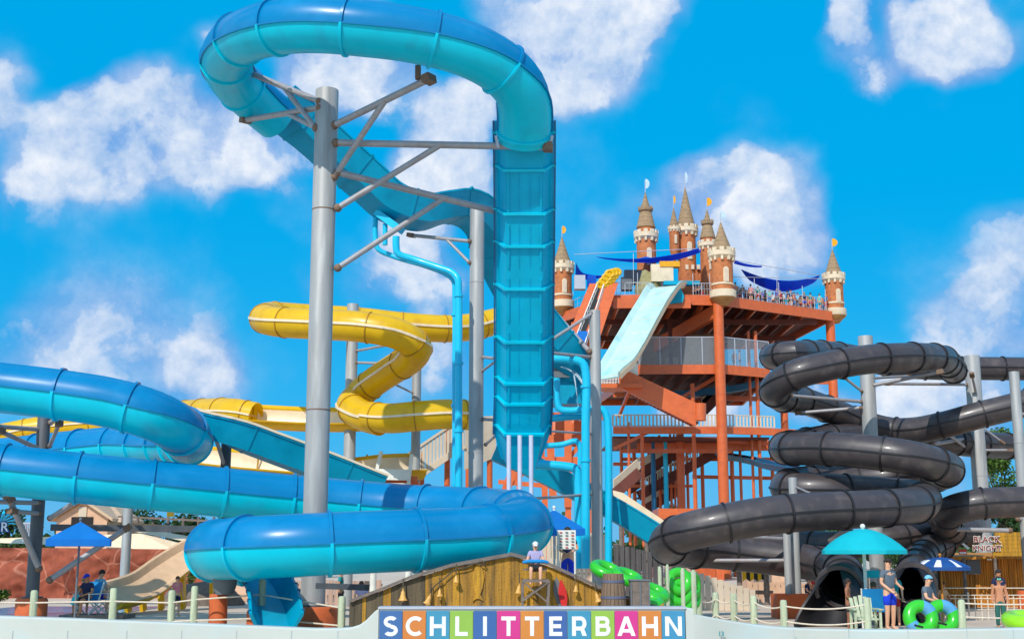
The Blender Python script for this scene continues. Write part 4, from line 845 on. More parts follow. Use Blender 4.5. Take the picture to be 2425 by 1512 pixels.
# ================================================================ PEOPLE
SK = [mat('skin_fair', (226,170,136), .6, var=.05), mat('skin_tan', (196,132,94), .6, var=.05), mat('skin_brown', (150,96,66), .6, var=.05)]
CLO = {k: mat('cloth_'+k, c, .85, var=.08, vscale=6) for k, c in dict(navy=(30,38,74), blue=(22,60,206), lightblue=(120,188,220), grey=(96,108,120), white=(226,226,228), lav=(170,160,196), teal=(20,140,140), green=(40,96,86), dark=(48,44,50), pink=(226,130,140), red=(190,50,50), mint=(100,210,190), orange=(226,120,60), brown=(92,70,58), tan=(196,160,120), azure=(60,130,200)).items()}
HAIR = {k: mat('hair_'+k, c, .8, var=.15, vscale=20) for k, c in dict(dark=(44,34,30), brown=(88,62,44), blond=(176,140,90)).items()}
FACE = mat('face_detail', (70,40,36), .6)
def bake(verts, edges, radii, roots=(0,), sub=1):
    me = bpy.data.meshes.new('tmp'); me.from_pydata(verts, edges, []); o = bpy.data.objects.new('tmp', me); S.collection.objects.link(o)
    sk = o.modifiers.new('s', 'SKIN'); sk.use_smooth_shade = True
    for i, r in enumerate(radii): me.skin_vertices[0].data[i].radius = r if isinstance(r, tuple) else (r, r); me.skin_vertices[0].data[i].use_root = i in roots
    if sub: m2 = o.modifiers.new('b', 'SUBSURF'); m2.levels = m2.render_levels = sub
    bpy.context.view_layer.update(); dg = bpy.context.evaluated_depsgraph_get(); ev = o.evaluated_get(dg); out = bpy.data.meshes.new_from_object(ev)
    vs = [v.co.copy() for v in out.vertices]; fs = [tuple(p.vertices) for p in out.polygons]
    bpy.data.objects.remove(o); bpy.data.meshes.remove(me); bpy.data.meshes.remove(out); return vs, fs
STAND = dict(pel=(0, 0, .93), bel=(0, .0, 1.08), ch=(0, .01, 1.28), nk=(0, .005, 1.47), hd=(0, -.015, 1.56), ht=(0, -.02, 1.66),
             sh=[(.17, .01, 1.40), (-.17, .01, 1.40)], el=[(.23, .03, 1.13), (-.23, .03, 1.13)], wr=[(.25, -.05, .90), (-.25, -.05, .90)],
             hp=[(.09, 0, .88), (-.09, 0, .88)], kn=[(.10, -.02, .49), (-.10, -.02, .49)], an=[(.10, .02, .09), (-.10, .02, .09)], to=[(.12, -.15, .04), (-.12, -.15, .04)])
def pose(**k): d = {a: (list(b) if isinstance(b, list) else b) for a, b in STAND.items()}; d.update(k); return d
SIT = pose(pel=(0, .02, .52), bel=(0, .04, .66), ch=(0, .03, .86), nk=(0, 0, 1.05), hd=(0, -.03, 1.14), ht=(0, -.05, 1.24), sh=[(.17, .02, .98), (-.17, .02, .98)], el=[(.25, -.05, .74), (-.25, -.05, .74)], wr=[(.10, -.26, .66), (-.10, -.26, .66)],
           hp=[(.10, 0, .50), (-.10, 0, .50)], kn=[(.15, -.42, .52), (-.14, -.42, .52)], an=[(.14, -.44, .10), (-.15, -.38, .10)], to=[(.16, -.60, .04), (-.17, -.54, .04)])
def person(label, loc, h, p=STAND, rz=0, skin=0, top='navy', bottom='dark', head='hair', hcol='dark', shirt_len='short', shorts='short', group=None, z=0, fingers=True, brim=True, goggles=False):
    k = h/1.75; V = Vector
    ca, sa = math.cos(rz), math.sin(rz)
    root = thing('person', label, 'person', (loc[0], loc[1], z), group)
    def X(v): return V(((v[0]*ca - v[1]*sa)*k + loc[0], (v[0]*sa + v[1]*ca)*k + loc[1], v[2]*k + z))
    vs = [p['pel'], p['bel'], p['ch'], p['nk'], p['hd'], p['ht']]; rs = [(.135, .105), (.125, .10), (.15, .105), .055, .082, .088]; es = [(0, 1), (1, 2), (2, 3), (3, 4), (4, 5)]
    roots = [0]
    for s_ in (0, 1):
        b = len(vs); vs += [p['sh'][s_], p['el'][s_], p['wr'][s_]]; rs += [.062, .043, .029]; es += [(2, b), (b, b+1), (b+1, b+2)]
        b = len(vs); vs += [p['hp'][s_], p['kn'][s_], p['an'][s_], p['to'][s_]]; rs += [.092, .062, .042, .034]; es += [(0, b), (b, b+1), (b+1, b+2), (b+2, b+3)]
    hands = []
    for s_ in (0, 1):
        w_, e_ = V(p['wr'][s_]), V(p['el'][s_]); d = (w_-e_).normalized(); sd_ = d.cross(V((0, 1, .2))).normalized(); pm = w_+d*.075
        wi = 6+s_*7+2; b = len(vs); vs.append(tuple(pm)); rs.append((.034, .022)); es.append((wi, b))
        if fingers:
            nrm_ = sd_.cross(d)*(1 if s_ else -1)
            for f_ in range(4):
                q0 = pm + sd_*(.026-.0175*f_) + d*.01; ln = (.07, .078, .072, .058)[f_]; b = len(vs)
                q1 = q0+d*ln*.6+nrm_*.006; q2 = q0+d*ln*.9+nrm_*.026
                vs += [tuple(q0), tuple(q1), tuple(q2)]; rs += [.0095, .009, .0075]; es += [(b, b+1), (b+1, b+2)]; roots.append(b)
            q0 = w_+d*.03+sd_*.025; b = len(vs); vs += [tuple(q0), tuple(q0+sd_*.03+d*.03), tuple(q0+sd_*.036+d*.06)]; rs += [.012, .011, .009]; es += [(b, b+1), (b+1, b+2)]; roots.append(b)
    bv, bf = bake(vs, es, rs, roots)
    mb = MB(); mb.add([X(v) for v in bv], bf, 0)
    hd, ht = V(p['hd']), V(p['ht']); up = (ht-hd).normalized(); fw = V((0, -1, 0)); fw = (fw-up*fw.dot(up)).normalized(); rt = fw.cross(up)
    hc = hd.lerp(ht, .55)
    def H(a, b, c): return X(hc + rt*a + fw*b + up*c)
    mb.ball(H(0, .092, -.01), .016*k, 8, 0); mb.ball(H(.085, 0, 0), .02*k, 8, 0, (.5, 1, 1.3)); mb.ball(H(-.085, 0, 0), .02*k, 8, 0, (.5, 1, 1.3))
    for a in (-.032, .032): mb.ball(H(a, .08, .022), .011*k, 6, 1)
    mb.ball(H(0, .083, -.05), .018*k, 6, 1, (1.3, .5, .35))
    mb.build('body', [SK[skin], FACE], root)
    hm = MB()   # hair or cap: shell over the skull
    shell = []; n = 14
    mtx = lambda a, b, c: H(a, b, c)
    rows = 6; mat_ = HAIR.get(hcol) or CLO.get(hcol)
    low_ = .62 if head == 'hair' else .5
    for j in range(rows+1):
        ph = math.pi*low_*j/rows
        for i in range(n):
            t = 2*math.pi*i/n; fr_ = -math.sin(t)
            dz = 0 if j < rows-1 else (.03 if math.sin(t) > .3 else -.03*(head == 'hair'))
            shell.append(mtx(.098*math.sin(ph)*math.cos(t), .104*math.sin(ph)*math.sin(t)-.008, .105*math.cos(ph)+.018+dz))
    hm.add(shell, [(j*n+i, (j+1)*n+i, (j+1)*n+(i+1) % n, j*n+(i+1) % n) for j in range(rows) for i in range(n)])
    if head == 'long': hm.pipe([H(0, -.05, .02), H(0, -.10, -.06), H(0, -.10, -.2)], [.07*k, .075*k, .04*k], n=10)
    if head == 'cap' and brim: hm.prism([H(-.07, .08, .03), H(.07, .08, .03), H(.05, .17, .015), H(-.05, .17, .015)], X((0, 0, .012))-X((0, 0, 0)))
    hm.build('cap' if head == 'cap' else 'hair', mat_, root)
    if goggles:
        g_ = MB(); g_.ball(H(-.035, .085, .022), .034*k, 10); g_.ball(H(.035, .085, .022), .034*k, 10); g_.build('goggles', CLO['mint'], root)
    if top:
        v2 = [p['pel'], p['bel'], p['ch'], tuple(V(p['nk'])-V((0, 0, .03)))]; r2 = [(.155, .122), (.142, .116), (.163, .12), .07]; e2 = [(0, 1), (1, 2), (2, 3)]
        v2[0] = tuple(V(p['pel']).lerp(V(p['bel']), .15))
        for s_ in (0, 1):
            b = len(v2); v2 += [p['sh'][s_], tuple(V(p['sh'][s_]).lerp(V(p['el'][s_]), .6 if shirt_len == 'short' else 1.0))]; r2 += [.074, .062]; e2 += [(2, b), (b, b+1)]
            if shirt_len == 'long': v2.append(tuple(V(p['el'][s_]).lerp(V(p['wr'][s_]), .85))); r2.append(.045); e2.append((b+1, b+2))
        a_, b_ = bake(v2, e2, r2); MB().add([X(v) for v in a_], b_).build('shirt', CLO[top], root)
    if bottom:
        v2 = [tuple(V(p['pel'])+V((0, 0, .04))), p['pel']]; r2 = [(.15, .118), (.155, .122)]; e2 = [(0, 1)]
        for s_ in (0, 1):
            t_ = .78 if shorts == 'short' else 1.0; b = len(v2); v2 += [p['hp'][s_], tuple(V(p['hp'][s_]).lerp(V(p['kn'][s_]), t_))]; r2 += [.108, .095]; e2 += [(1, b), (b, b+1)]
            if shorts == 'long': v2.append(p['an'][s_]); r2.append(.06); e2.append((b+1, b+2))
        a_, b_ = bake(v2, e2, r2); MB().add([X(v) for v in a_], b_).build('shorts', CLO[bottom], root)
    return root
# ================================================================ FRONT WALL AND WORD SIGN
WY = 24
def wallseg(name, pts, label):
    mb = MB(); th = .38; top = [P(x, y, Y) for x, y, Y in pts]; n = len(top)
    vs = []
    for q in top: vs += [(q.x, q.y, 0), (q.x, q.y, q.z-.03), (q.x, q.y+.03, q.z), (q.x, q.y+th-.03, q.z), (q.x, q.y+th, q.z-.03), (q.x, q.y+th, 0)]
    fs = [(i*6+j, (i+1)*6+j, (i+1)*6+j+1, i*6+j+1) for i in range(n-1) for j in range(5)] + [tuple(range(6)), tuple(range((n-1)*6+5, (n-1)*6-1, -1))]
    mb.add(vs, fs); return mb.build(name, 'white', label=label, cat='wall', auto=30)
wallseg('pool_wall', [(-400, 1448, 24), (0, 1458, 24), (150, 1463, 24), (300, 1469, 24), (450, 1475, 24), (600, 1481, 24), (740, 1487, 24), (800, 1487, 24), (830, 1485, 24), (850, 1479, 24), (866, 1468, 24), (878, 1456, 24), (888, 1446, 24), (897, 1440, 24)], 'smooth white pool wall left of the coloured letter tiles')
wallseg('pool_wall', [(1623, 1437, 24), (1642, 1440, 24), (1643, 1453, 24), (1680, 1460, 24.1), (1730, 1469, 24.2), (1790, 1478, 24.3), (1850, 1484, 24.4), (1930, 1488, 24.5), (2050, 1490, 24.5), (2200, 1490, 24.5), (2425, 1486, 24.5), (2800, 1486, 24.5)], 'smooth white pool wall right of the coloured letter tiles')
ft_ = bpy.data.curves.new('t', 'FONT')
def text_mesh(word, size, bold=0., depth=.012, sx_=1):
    c = bpy.data.curves.new('tmptext', 'FONT'); c.body = word; c.size = size; c.offset = bold; c.extrude = depth; c.align_x = 'CENTER'; c.resolution_u = 6
    o = bpy.data.objects.new('tmptext', c); S.collection.objects.link(o); bpy.context.view_layer.update()
    me = bpy.data.meshes.new_from_object(o.evaluated_get(bpy.context.evaluated_depsgraph_get()))
    vs = [(v.co.x*sx_, -v.co.z, v.co.y) for v in me.vertices]; fs = [tuple(p.vertices) for p in me.polygons]
    bpy.data.objects.remove(o); bpy.data.curves.remove(c); bpy.data.meshes.remove(me); return vs, fs
def letters(word, centre, size, m_, parent, name='lettering', bold=0., depth=.01, sx_=1, rz=0., base=True):
    vs, fs = text_mesh(word, size, bold, depth, sx_); c = Vector(centre); mb = MB()
    ca, sa = math.cos(rz), math.sin(rz); mb.add([(c.x+v[0]*ca-v[2]*sa, c.y+v[1], c.z+v[0]*sa+v[2]*ca) for v in vs], fs); return mb.build(name, m_, parent, smooth=False)
def glyph(ch, cx, y, z0, H):
    """bold geometric capitals drawn with strokes of constant width"""
    m = MB(); t = H*.205; cnt = [0]
    def bar(x0, y0, x1, y1, w=t):
        cnt[0] += 1; p = Vector((cx+x0*H, y-.0006*cnt[0], z0+y0*H)); q = Vector((cx+x1*H, y-.0006*cnt[0], z0+y1*H)); d = (q-p).normalized(); n = Vector((d.z, 0, -d.x))*w/2
        m.prism([p+n, q+n, q-n, p-n], (0, .02, 0))
    def poly(pts):
        cnt[0] += 1; m.prism([(cx+a*H, y-.0006*cnt[0], z0+b*H) for a, b in pts], (0, .02, 0))
    def arcs(x, yy, rx, ry, a0, a1, n=22):
        cnt[0] += 1; k = t/2/H; o = [((x+(rx+k)*math.cos(a)), (yy+(ry+k)*math.sin(a))) for a in [rad(a0+(a1-a0)*i/n) for i in range(n+1)]]; i_ = [((x+(rx-k)*math.cos(a)), (yy+(ry-k)*math.sin(a))) for a in [rad(a0+(a1-a0)*i/n) for i in range(n+1)]]
        for q in range(n): m.prism([(cx+a*H, y-.0006*cnt[0], z0+b*H) for a, b in (o[q], o[q+1], i_[q+1], i_[q])], (0, .02, 0))
    h = t/2/H
    if ch == 'H': bar(-.32, 0, -.32, 1); bar(.32, 0, .32, 1); bar(-.32, .5, .32, .5)
    elif ch == 'L': bar(-.22, 0, -.22, 1); bar(-.22, h, .34, h)
    elif ch == 'I': bar(0, 0, 0, 1)
    elif ch == 'T': bar(0, 0, 0, 1); bar(-.38, 1-h, .38, 1-h)
    elif ch == 'E': bar(-.24, 0, -.24, 1); bar(-.24, h, .34, h); bar(-.24, .5, .28, .5); bar(-.24, 1-h, .33, 1-h)
    elif ch == 'N': bar(-.34, 0, -.34, 1); bar(.34, 0, .34, 1); poly([(-.42, 1), (-.22, 1), (.42, 0), (.22, 0)])
    elif ch == 'A': poly([(-.48, 0), (-.26, 0), (.11, 1), (-.11, 1)]); poly([(.48, 0), (.26, 0), (-.11, 1), (.11, 1)]); bar(-.26, .26, .26, .26, t*.85)
    elif ch == 'C': arcs(.06, .5, .41, .41, 48, 312)
    elif ch == 'S': arcs(0, .72, .27, .195, 35, 270); arcs(0, .28, .28, .195, -145, 90)
    elif ch == 'R': bar(-.28, 0, -.28, 1); bar(-.28, 1-h, .06, 1-h); bar(-.28, .38, .06, .38); arcs(.06, .64, .22, .265, -90, 90); poly([(.04, .36), (.26, .36), (.40, 0), (.16, 0)])
    elif ch == 'B': bar(-.28, 0, -.28, 1); bar(-.28, 1-h, .06, 1-h); bar(-.28, h, .1, h); bar(-.28, .52, .08, .52); arcs(.06, .71, .19, .19, -90, 90); arcs(.1, .31, .2, .21, -90, 90)
    return m
sgn = thing('word_sign', 'row of thirteen coloured tiles with white capital letters set in the white pool wall', 'sign', P(1258, 1512, 23.9))
x0, x1 = P(898, 1460, WY).x, P(1622, 1460, WY).x; zt = P(1258, 1441, WY).z
MB().box(((x0+x1)/2, WY+.2, zt/2), (x1-x0, .4, zt)).build('sign_backing', 'white', sgn, smooth=False)
MB().box(((x0+x1)/2, WY+.2, zt+.022), (x1-x0+.04, .46, .04)).build('coping', 'rail', sgn, smooth=False)
TC = [(70,118,180), (232,140,62), (68,160,196), (162,206,82), (62,112,180), (232,58,150), (232,146,62), (66,108,176), (66,160,196), (164,208,78), (232,58,150), (232,142,62), (68,158,200)]
cw = (x1-x0)/13
for i, ch in enumerate('SCHLITTERBAHN'):
    cx = x0+cw*(i+.5); m_ = mat('tile_paint_%s' % '_'.join(map(str, TC[i])), tuple(int(q*.87) for q in TC[i]), .45, var=.05, vscale=2)
    t = MB().box((cx, WY-.012, (zt-.03)/2), (cw-.012, .024, zt-.03)).build('colour_tile', m_, sgn, smooth=False)
    zb = P(0, 1504, WY).z; hh = P(0, 1458, WY).z-zb
    glyph(ch, cx, WY-.028, zb, hh).build('letter', 'whitecl', t, smooth=False)
rw_ = [o for o in bpy.data.objects if o.name.startswith('pool_wall')]
letters('13', P(1708, 1504, 24.05), .11, mat('depth_mark', (60,140,150), .6), [o for o in rw_ if o.location.x > 0][0], 'depth_number', bold=.004)

# ================================================================ BOARD SHACK WITH BELLS
SY = 28; K = 1
sh = thing('board_shack', 'rustic shack front of mustard boards with a sloping ridge behind the letter tiles', 'shack', P(1250, 1440, SY))
xl, xr, xa = P(828, 1400, SY).x, P(1560, 1400, SY).x, P(1212, 1400, SY).x
ridge = [P(828, 1424, SY), P(885, 1403, SY), P(960, 1372, SY), P(1065, 1341, SY), P(1212, 1314, SY), P(1300, 1337, SY), P(1420, 1392, SY), P(1480, 1412, SY), P(1560, 1440, SY)]
def ridge_z(x):
    for a, b in zip(ridge, ridge[1:]):
        if a.x <= x <= b.x: return a.z+(b.z-a.z)*(x-a.x)/(b.x-a.x)
    return ridge[0].z
x = xl; rnd = random.Random(3); zb = .02; bi = 0
mbs = {'wooddk': MB(), 'wood': MB(), 'wood2': MB()}
while x < xr-.02:
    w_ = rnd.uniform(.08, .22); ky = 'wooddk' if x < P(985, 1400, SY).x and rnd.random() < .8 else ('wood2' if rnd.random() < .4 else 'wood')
    
    za, zc = ridge_z(x), ridge_z(min(x+w_, xr)); y = SY+rnd.uniform(-.012, .012)
    mbs[ky].prism([(x+.002, y, zb), (x+w_-.003, y, zb), (x+w_-.003, y, zc-.02), (x+.002, y, za-.02)], (0, .03, 0)); x += w_
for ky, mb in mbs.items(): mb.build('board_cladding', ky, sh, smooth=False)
MB().prism([(xl, SY+.05, 0), (xr, SY+.05, 0)] + [(q.x, SY+.05, q.z-.04) for q in reversed(ridge)], (0, .08, 0)).build('backing', 'wooddk', sh, smooth=False)
cap = MB()
for a, b in zip(ridge, ridge[1:]): cap.beam(a+Vector((0, -.03, .015)), b+Vector((0, -.03, .015)), .16, .05)
cap.build('ridge_board', 'greywood', sh, smooth=False)
rfm = MB()
for a, b in zip(ridge[:-1], ridge[1:]): rfm.prism([a, b, b+Vector((0, 1.1, .03)), a+Vector((0, 1.1, .03))], (0, 0, .04))
rfm.build('roof', 'greywood', sh, smooth=False)
fish = MB(); fx = [(0, .40), (.09, .28), (.13, .08), (.1, -.14), (.05, -.28), (.12, -.42), (.03, -.37), (-.03, -.37), (-.12, -.42), (-.05, -.28), (-.1, -.14), (-.12, .1), (-.07, .28)]
c = P(1132, 1375, SY-.05); fish.prism([(c.x+a*K, c.y, c.z+b*K) for a, b in fx], (0, .04, 0)); fish.build('carved_fish', 'wood2', label='carved wooden fish hung on the mustard boards between the brass bells', cat='carving')
def bell(x, y, s_, lb, tilt=0):
    s_ *= K
    c = P(x, y, SY-.16); t = thing('bell', lb, 'bell', c, 'old bells hung on the shack front')
    ax = Vector((math.sin(tilt), 0, math.cos(tilt)))
    MB().lathe(c, [(.5*s_, 0), (.52*s_, .05*s_), (.38*s_, .25*s_), (.28*s_, .55*s_), (.22*s_, .95*s_), (.08*s_, 1.1*s_), (.07*s_, 1.35*s_)], n=18, axis=ax).build('bell_body', 'brass', t)
    MB().ball(c+ax*.0, .12*s_, 10).build('clapper', 'brass', t)
    MB().cyl(c+ax*1.3*s_, c+ax*1.3*s_+Vector((0, .05, .22)), .012).build('hanger', 'wooddk', t)
bell(954, 1421, .19, 'brass bell hanging lowest at the dark left boards of the shack')
bell(1011, 1429, .17, 'tilted brass bell just above the orange letter tile', .35)
bell(1041, 1411, .13, 'small squat brass bell beside the bent bell rope')
bell(1080, 1378, .13, 'high brass bell under the ridge of the shack')
bell(1228, 1404, .16, 'brass bell left of the wooden lifeguard chair frame', .1)
bell(1364, 1400, .12, 'dull dark bell right of the red surfboard')
bell(1418, 1424, .17, 'tilted brass bell against the barrel', -.3)
rp_ = [P(*q, SY-.1) for q in ((1018, 1432), (1020, 1405), (1024, 1392), (1050, 1370), (1078, 1348), (1105, 1342), (1125, 1333), (1150, 1338), (1140, 1325))]
MB().pipe(crom(rp_, .05), .014, n=8).build('bell_rope', 'wooddk', label='dark bent rope looped across the boards of the shack', cat='rope')
# surfboard and oar on the boards
c = P(1333, 1408, SY-.12); n = 14
pts = [(c.x+K*(.09*math.sin(math.pi*i/n)**.8+.04*(i/n-.5)*-2), c.y, c.z+K*(-.33+.66*i/n)) for i in range(n+1)] + [(c.x+K*(-.09*math.sin(math.pi*i/n)**.8+.04*(i/n-.5)*-2), c.y, c.z+K*(-.33+.66*i/n)) for i in range(n-1, 0, -1)]
MB().prism(pts, (0, .06, 0)).build('surfboard', 'redp', label='red surfboard leaning on the mustard boards', cat='surfboard')
MB().prism([(q[0]-.10, q[1]+.07, q[2]+.05) for q in pts], (0, .03, 0)).build('surfboard', 'greyp', label='grey surfboard standing behind the red one', cat='surfboard')
# barrel
bc = P(1453, 1432, 27.4); br_ = thing('barrel', 'old wooden barrel with blue grey hoops above the letter tiles', 'barrel', (bc.x, bc.y, 0))
zt_ = P(1453, 1357, 27.4).z; H = zt_-.1
b = MB(); n = 20
for i in range(n):
    a0, a1 = 2*math.pi*i/n+.015, 2*math.pi*(i+1)/n-.015; vs = []; rows = 8
    for j in range(rows+1):
        t = j/rows; r = 1.0*(.215+.055*math.sin(math.pi*t))
        vs += [(bc.x+r*math.cos(a0), bc.y+r*math.sin(a0), .1+H*t), (bc.x+r*math.cos(a1), bc.y+r*math.sin(a1), .1+H*t)]
    b.add(vs, [(2*j, 2*j+1, 2*j+3, 2*j+2) for j in range(rows)])
b.lathe((bc.x, bc.y, 0), [(.20, .1), (.20, zt_-.02)], n=20); b.build('staves', 'barrel', br_, auto=20)
for t in (.12, .36, .64, .88): MB().lathe((bc.x, bc.y, .1+H*t), [(1.0*(.218+.055*math.sin(math.pi*t)), -.03), (1.0*(.226+.055*math.sin(math.pi*t)), -.025), (1.0*(.226+.055*math.sin(math.pi*t)), .025), (1.0*(.218+.055*math.sin(math.pi*t)), .03)], n=24).build('hoop', 'hoop', br_)
cb_ = P(1514, 1405, 27.6); zc_ = P(1514, 1374, 27.6).z
t = thing('timber_bin', 'upright grey timber box right of the barrel', 'box', (cb_.x, cb_.y, 0))
MB().box((cb_.x, cb_.y, zc_/2), (.40, .4, zc_)).build('box_body', 'greywood', t, smooth=False); MB().box((cb_.x, cb_.y, zc_+.015), (.44, .44, .03)).build('lid', 'greyp', t, smooth=False)
for dx in (-.19, 0, .19): MB().box((cb_.x+dx, cb_.y-.21, zc_/2), (.03, .02, zc_-.04)).build('batten', 'greyp', t, smooth=False)
# lifeguard stand with X brace
lg = thing('lifeguard_stand', 'pale timber lifeguard stand with crossed braces in front of the shack', 'lifeguard stand', P(1270, 1440, 27))
m = MB(); a, b_, c_, d_ = P(1238, 1374, 27), P(1300, 1374, 27), P(1236, 1437, 27), P(1294, 1437, 27)
for s_ in (0, .7):
    o_ = Vector((0, s_, 0)); lb_ = Vector((0, 0, -c_.z))
    m.beam(a+o_, Vector((c_.x, c_.y+s_, 0)), .04, .05); m.beam(b_+o_, Vector((d_.x, d_.y+s_, 0)), .04, .05); m.beam(a+o_, b_+o_, .045, .06); m.beam(a+o_+Vector((0, -.01, -.02)), d_+o_+Vector((0, -.01, .12)), .035, .03); m.beam(b_+o_+Vector((0, -.02, -.02)), c_+o_+Vector((0, -.02, .12)), .035, .03)
m.build('frame', 'greywood', lg, smooth=False)
sq = P(1268, 1345, 27.3); MB().box((sq.x, sq.y+.1, sq.z-.02), (.5, .4, .04)).build('seat', 'greywood', lg, smooth=False)
rt_ = MB(); rt_.pipe([sq+Vector((-.27, -.2, .13)), sq+Vector((-.15, -.22, .15)), sq+Vector((.15, -.22, .15)), sq+Vector((.27, -.2, .13))], [.03, .04, .04, .03], n=12)
# ================================================================ UMBRELLAS
def umbrella(label, top, rim_y, wpx, Y, m_, kind='square', pole='polewh', ground=0, px_=None, poler=.03):
    t = P(top[0], top[1], Y); zr = P(top[0], rim_y, Y).z; hw = wpx/3000*Y/2; x, y = t.x, t.y
    root = thing('parasol', label, 'parasol', (x, y, ground))
    n = 4 if kind == 'square' else 8; off = math.pi/4+.25 if kind == 'square' else .2
    R_ = hw*(1.10 if kind == 'square' else 1.0); mb = MB(); rows = 6; per = 24; vs = []
    def rim(a):
        q = (a-off) % (2*math.pi/n); return R_*math.cos(math.pi/n)/math.cos(q-math.pi/n)
    for j in range(rows+1):
        s_ = j/rows; drop = (s_**(1.0 if kind == 'square' else 1.9))
        for i in range(per):
            a = 2*math.pi*i/per; r = rim(a)*s_; vs.append((x+r*math.cos(a), y+r*math.sin(a)*.95, t.z-(t.z-zr)*drop-.05*s_*(1-s_)*abs(math.sin((a-off)*n/2))))
    v2 = vs[-per:]; vs += [(q[0], q[1], q[2]-(.17 if kind == 'square' else .10)) for q in v2]; vs2 = [(q[0], q[1], q[2]-.012) for q in vs]
    F_ = [(j*per+i, (j+1)*per+i, (j+1)*per+(i+1) % per, j*per+(i+1) % per) for j in range(rows+1) for i in range(per)]
    mb.add(vs, F_); mb.build('canopy', m_, root, auto=25)
    MB().cyl((x, y, ground), (x, y, t.z+.06), poler, n=12).build('pole', pole, root)
    MB().ball((x, y, t.z+.06), poler*1.6, 10).build('finial', pole, root)
    rb = MB()
    for i in range(8):
        a = off+2*math.pi*i/8; r = rim(a)*.96; rb.cyl((x, y, t.z-.06), (x+r*math.cos(a), y+r*math.sin(a)*.95, zr+.0), .008, n=6)
    rb.build('ribs', 'rail', root)
    MB().lathe((x, y, ground), [(.22, 0), (.22, .05), (.05, .09)], n=20).build('base', 'greyp', root); return root
umbrella('square blue parasol at left shading the seated lifeguards', (191, 1234), 1277, 182, 34.4, 'canopy', pole='greyp', poler=.03)
umbrella('large turquoise octagonal parasol on a white pole at right', (2043, 1251), 1302, 205, 33.9, 'tealcan', kind='oct', poler=.045)
umbrella('blue parasol half hidden behind the bulge of the low blue tube', (1312, 1206), 1252, 150, 34.2, 'canopy', pole='polewh')
nv = umbrella('navy parasol with white patches on a timber pole near the bamboo hut', (2226, 1318), 1341, 138, 37, 'navycan', kind='oct', pole='bamboo')
cn_ = [o for o in bpy.data.objects if o.parent == nv and o.name.startswith('canopy')][0]; cn_.data.materials.append(M_['whitecl'])
for q, p in enumerate(cn_.data.polygons):
    j, i = divmod(q, 24)
    if 3 <= j <= 5 and i % 3 == 1: p.material_index = 1
for i, (dx, dz) in enumerate(()):
    t = P(2226, 1318, 37); m = MB(); x = t.x+dx; r_ = math.hypot(dx, .62); y = t.y-.62 if i < 3 else t.y-.2; 
    rr = min(1, math.hypot(dx, .62 if i < 3 else .2)/.84); z = t.z-(t.z-P(2226, 1341, 37).z)*rr**1.9
    m.prism([(x-.13, y-.05, z-.035), (x+.13, y-.05, z-.035), (x+.10, y+.1, z+.03), (x-.10, y+.1, z+.03)], (0, -.01, .025)); m.build('white_patch', 'whitecl', nv, smooth=False)

# ================================================================ ROPE FENCES
def rope_fence(label, posts, r, dips=(.28, .75), ropes=2, sag=.12, m_='post'):
    """posts: (x, ytop, Y)"""
    a = P(*posts[0]); root = thing('rope_fence', label, 'fence', (a.x, a.y, 0)); pp = []
    for x, yt, Y in posts:
        t = P(x, yt, Y); MB().lathe((t.x, t.y, 0), [(r*1.05, 0), (r, t.z*.6), (r*.98, t.z-.05), (r*.8, t.z-.01), (r*.35, t.z)], n=14).build('post', m_, root); pp.append(t)
    for a, b in zip(pp, pp[1:]):
        for q in range(ropes):
            h0 = a.z-dips[q]*a.z*.9; h1 = b.z-dips[q]*b.z*.9
            pts = [Vector((a.x+(b.x-a.x)*i/10, a.y+(b.y-a.y)*i/10-r*.6, h0+(h1-h0)*i/10-sag*4*(i/10)*(1-i/10))) for i in range(11)]
            MB().pipe(pts, .018, n=8).build('rope', 'rope', root)
    return root
rope_fence('rope fence of pale green posts with two cream ropes curving along the right pool wall', [(1654, 1402, 33), (1694, 1401, 33.5), (1737, 1404, 33), (1784, 1409, 32), (1855, 1419, 31), (2052, 1413, 30.5)], .085, dips=(.2, .68), sag=.09)
rope_fence('rope fence post row of pale posts at far right beside the cargo net', [(2276, 1418, 31), (2500, 1418, 31)], .085, dips=(.12, .55), sag=.03)
rope_fence('pale green posts with three thin cables in front of the red rock and tan slide', [(-60, 1394, 30), (82, 1396, 30), (270, 1391, 30), (408, 1396, 30), (462, 1386, 30), (622, 1370, 30), (810, 1410, 29)], .085, dips=(.3, .75), sag=.0)
for x, yt, yb, Y, w_, lb in ((1616, 1344, 1430, 30, .05, 'left'), (1562, 1340, 1405, 31, .045, 'far left'), (1580, 1335, 1400, 31, .045, 'second left'), (1642, 1348, 1440, 30, .06, 'right')):
    t = P(x, yt, Y); MB().lathe((t.x, t.y, 0), [(w_, 0), (w_, t.z-.06), (w_*.5, t.z)], n=12).build('timber_post', 'post', label='slim yellowish timber post beside the lime green tubes, %s of the four' % {'left': 'third from left', 'far left': 'leftmost', 'second left': 'second from left', 'right': 'rightmost'}[lb], cat='post', group='slim posts at the tube stand')
# cargo-net fence
cn = thing('net_fence', 'cream rope net fence in front of the bamboo hut', 'fence', P(2300, 1470, 38)); m = MB()
xa, xb = P(2215, 1400, 38).x, P(2480, 1400, 38).x; i = 0; x = xa
while x < xb:
    zt2 = P(2300, 1408, 38).z; m.cyl((x, 38, 0), (x, 38, zt2+(.08 if i % 5 == 0 else 0)), .016 if i % 5 else .026, n=8); x += .19; i += 1
for z in (.3, .62, .92, zt2): m.cyl((xa, 37.98, z), (xb, 37.98, z), .014, n=8)
m.build('net', 'rope', cn)
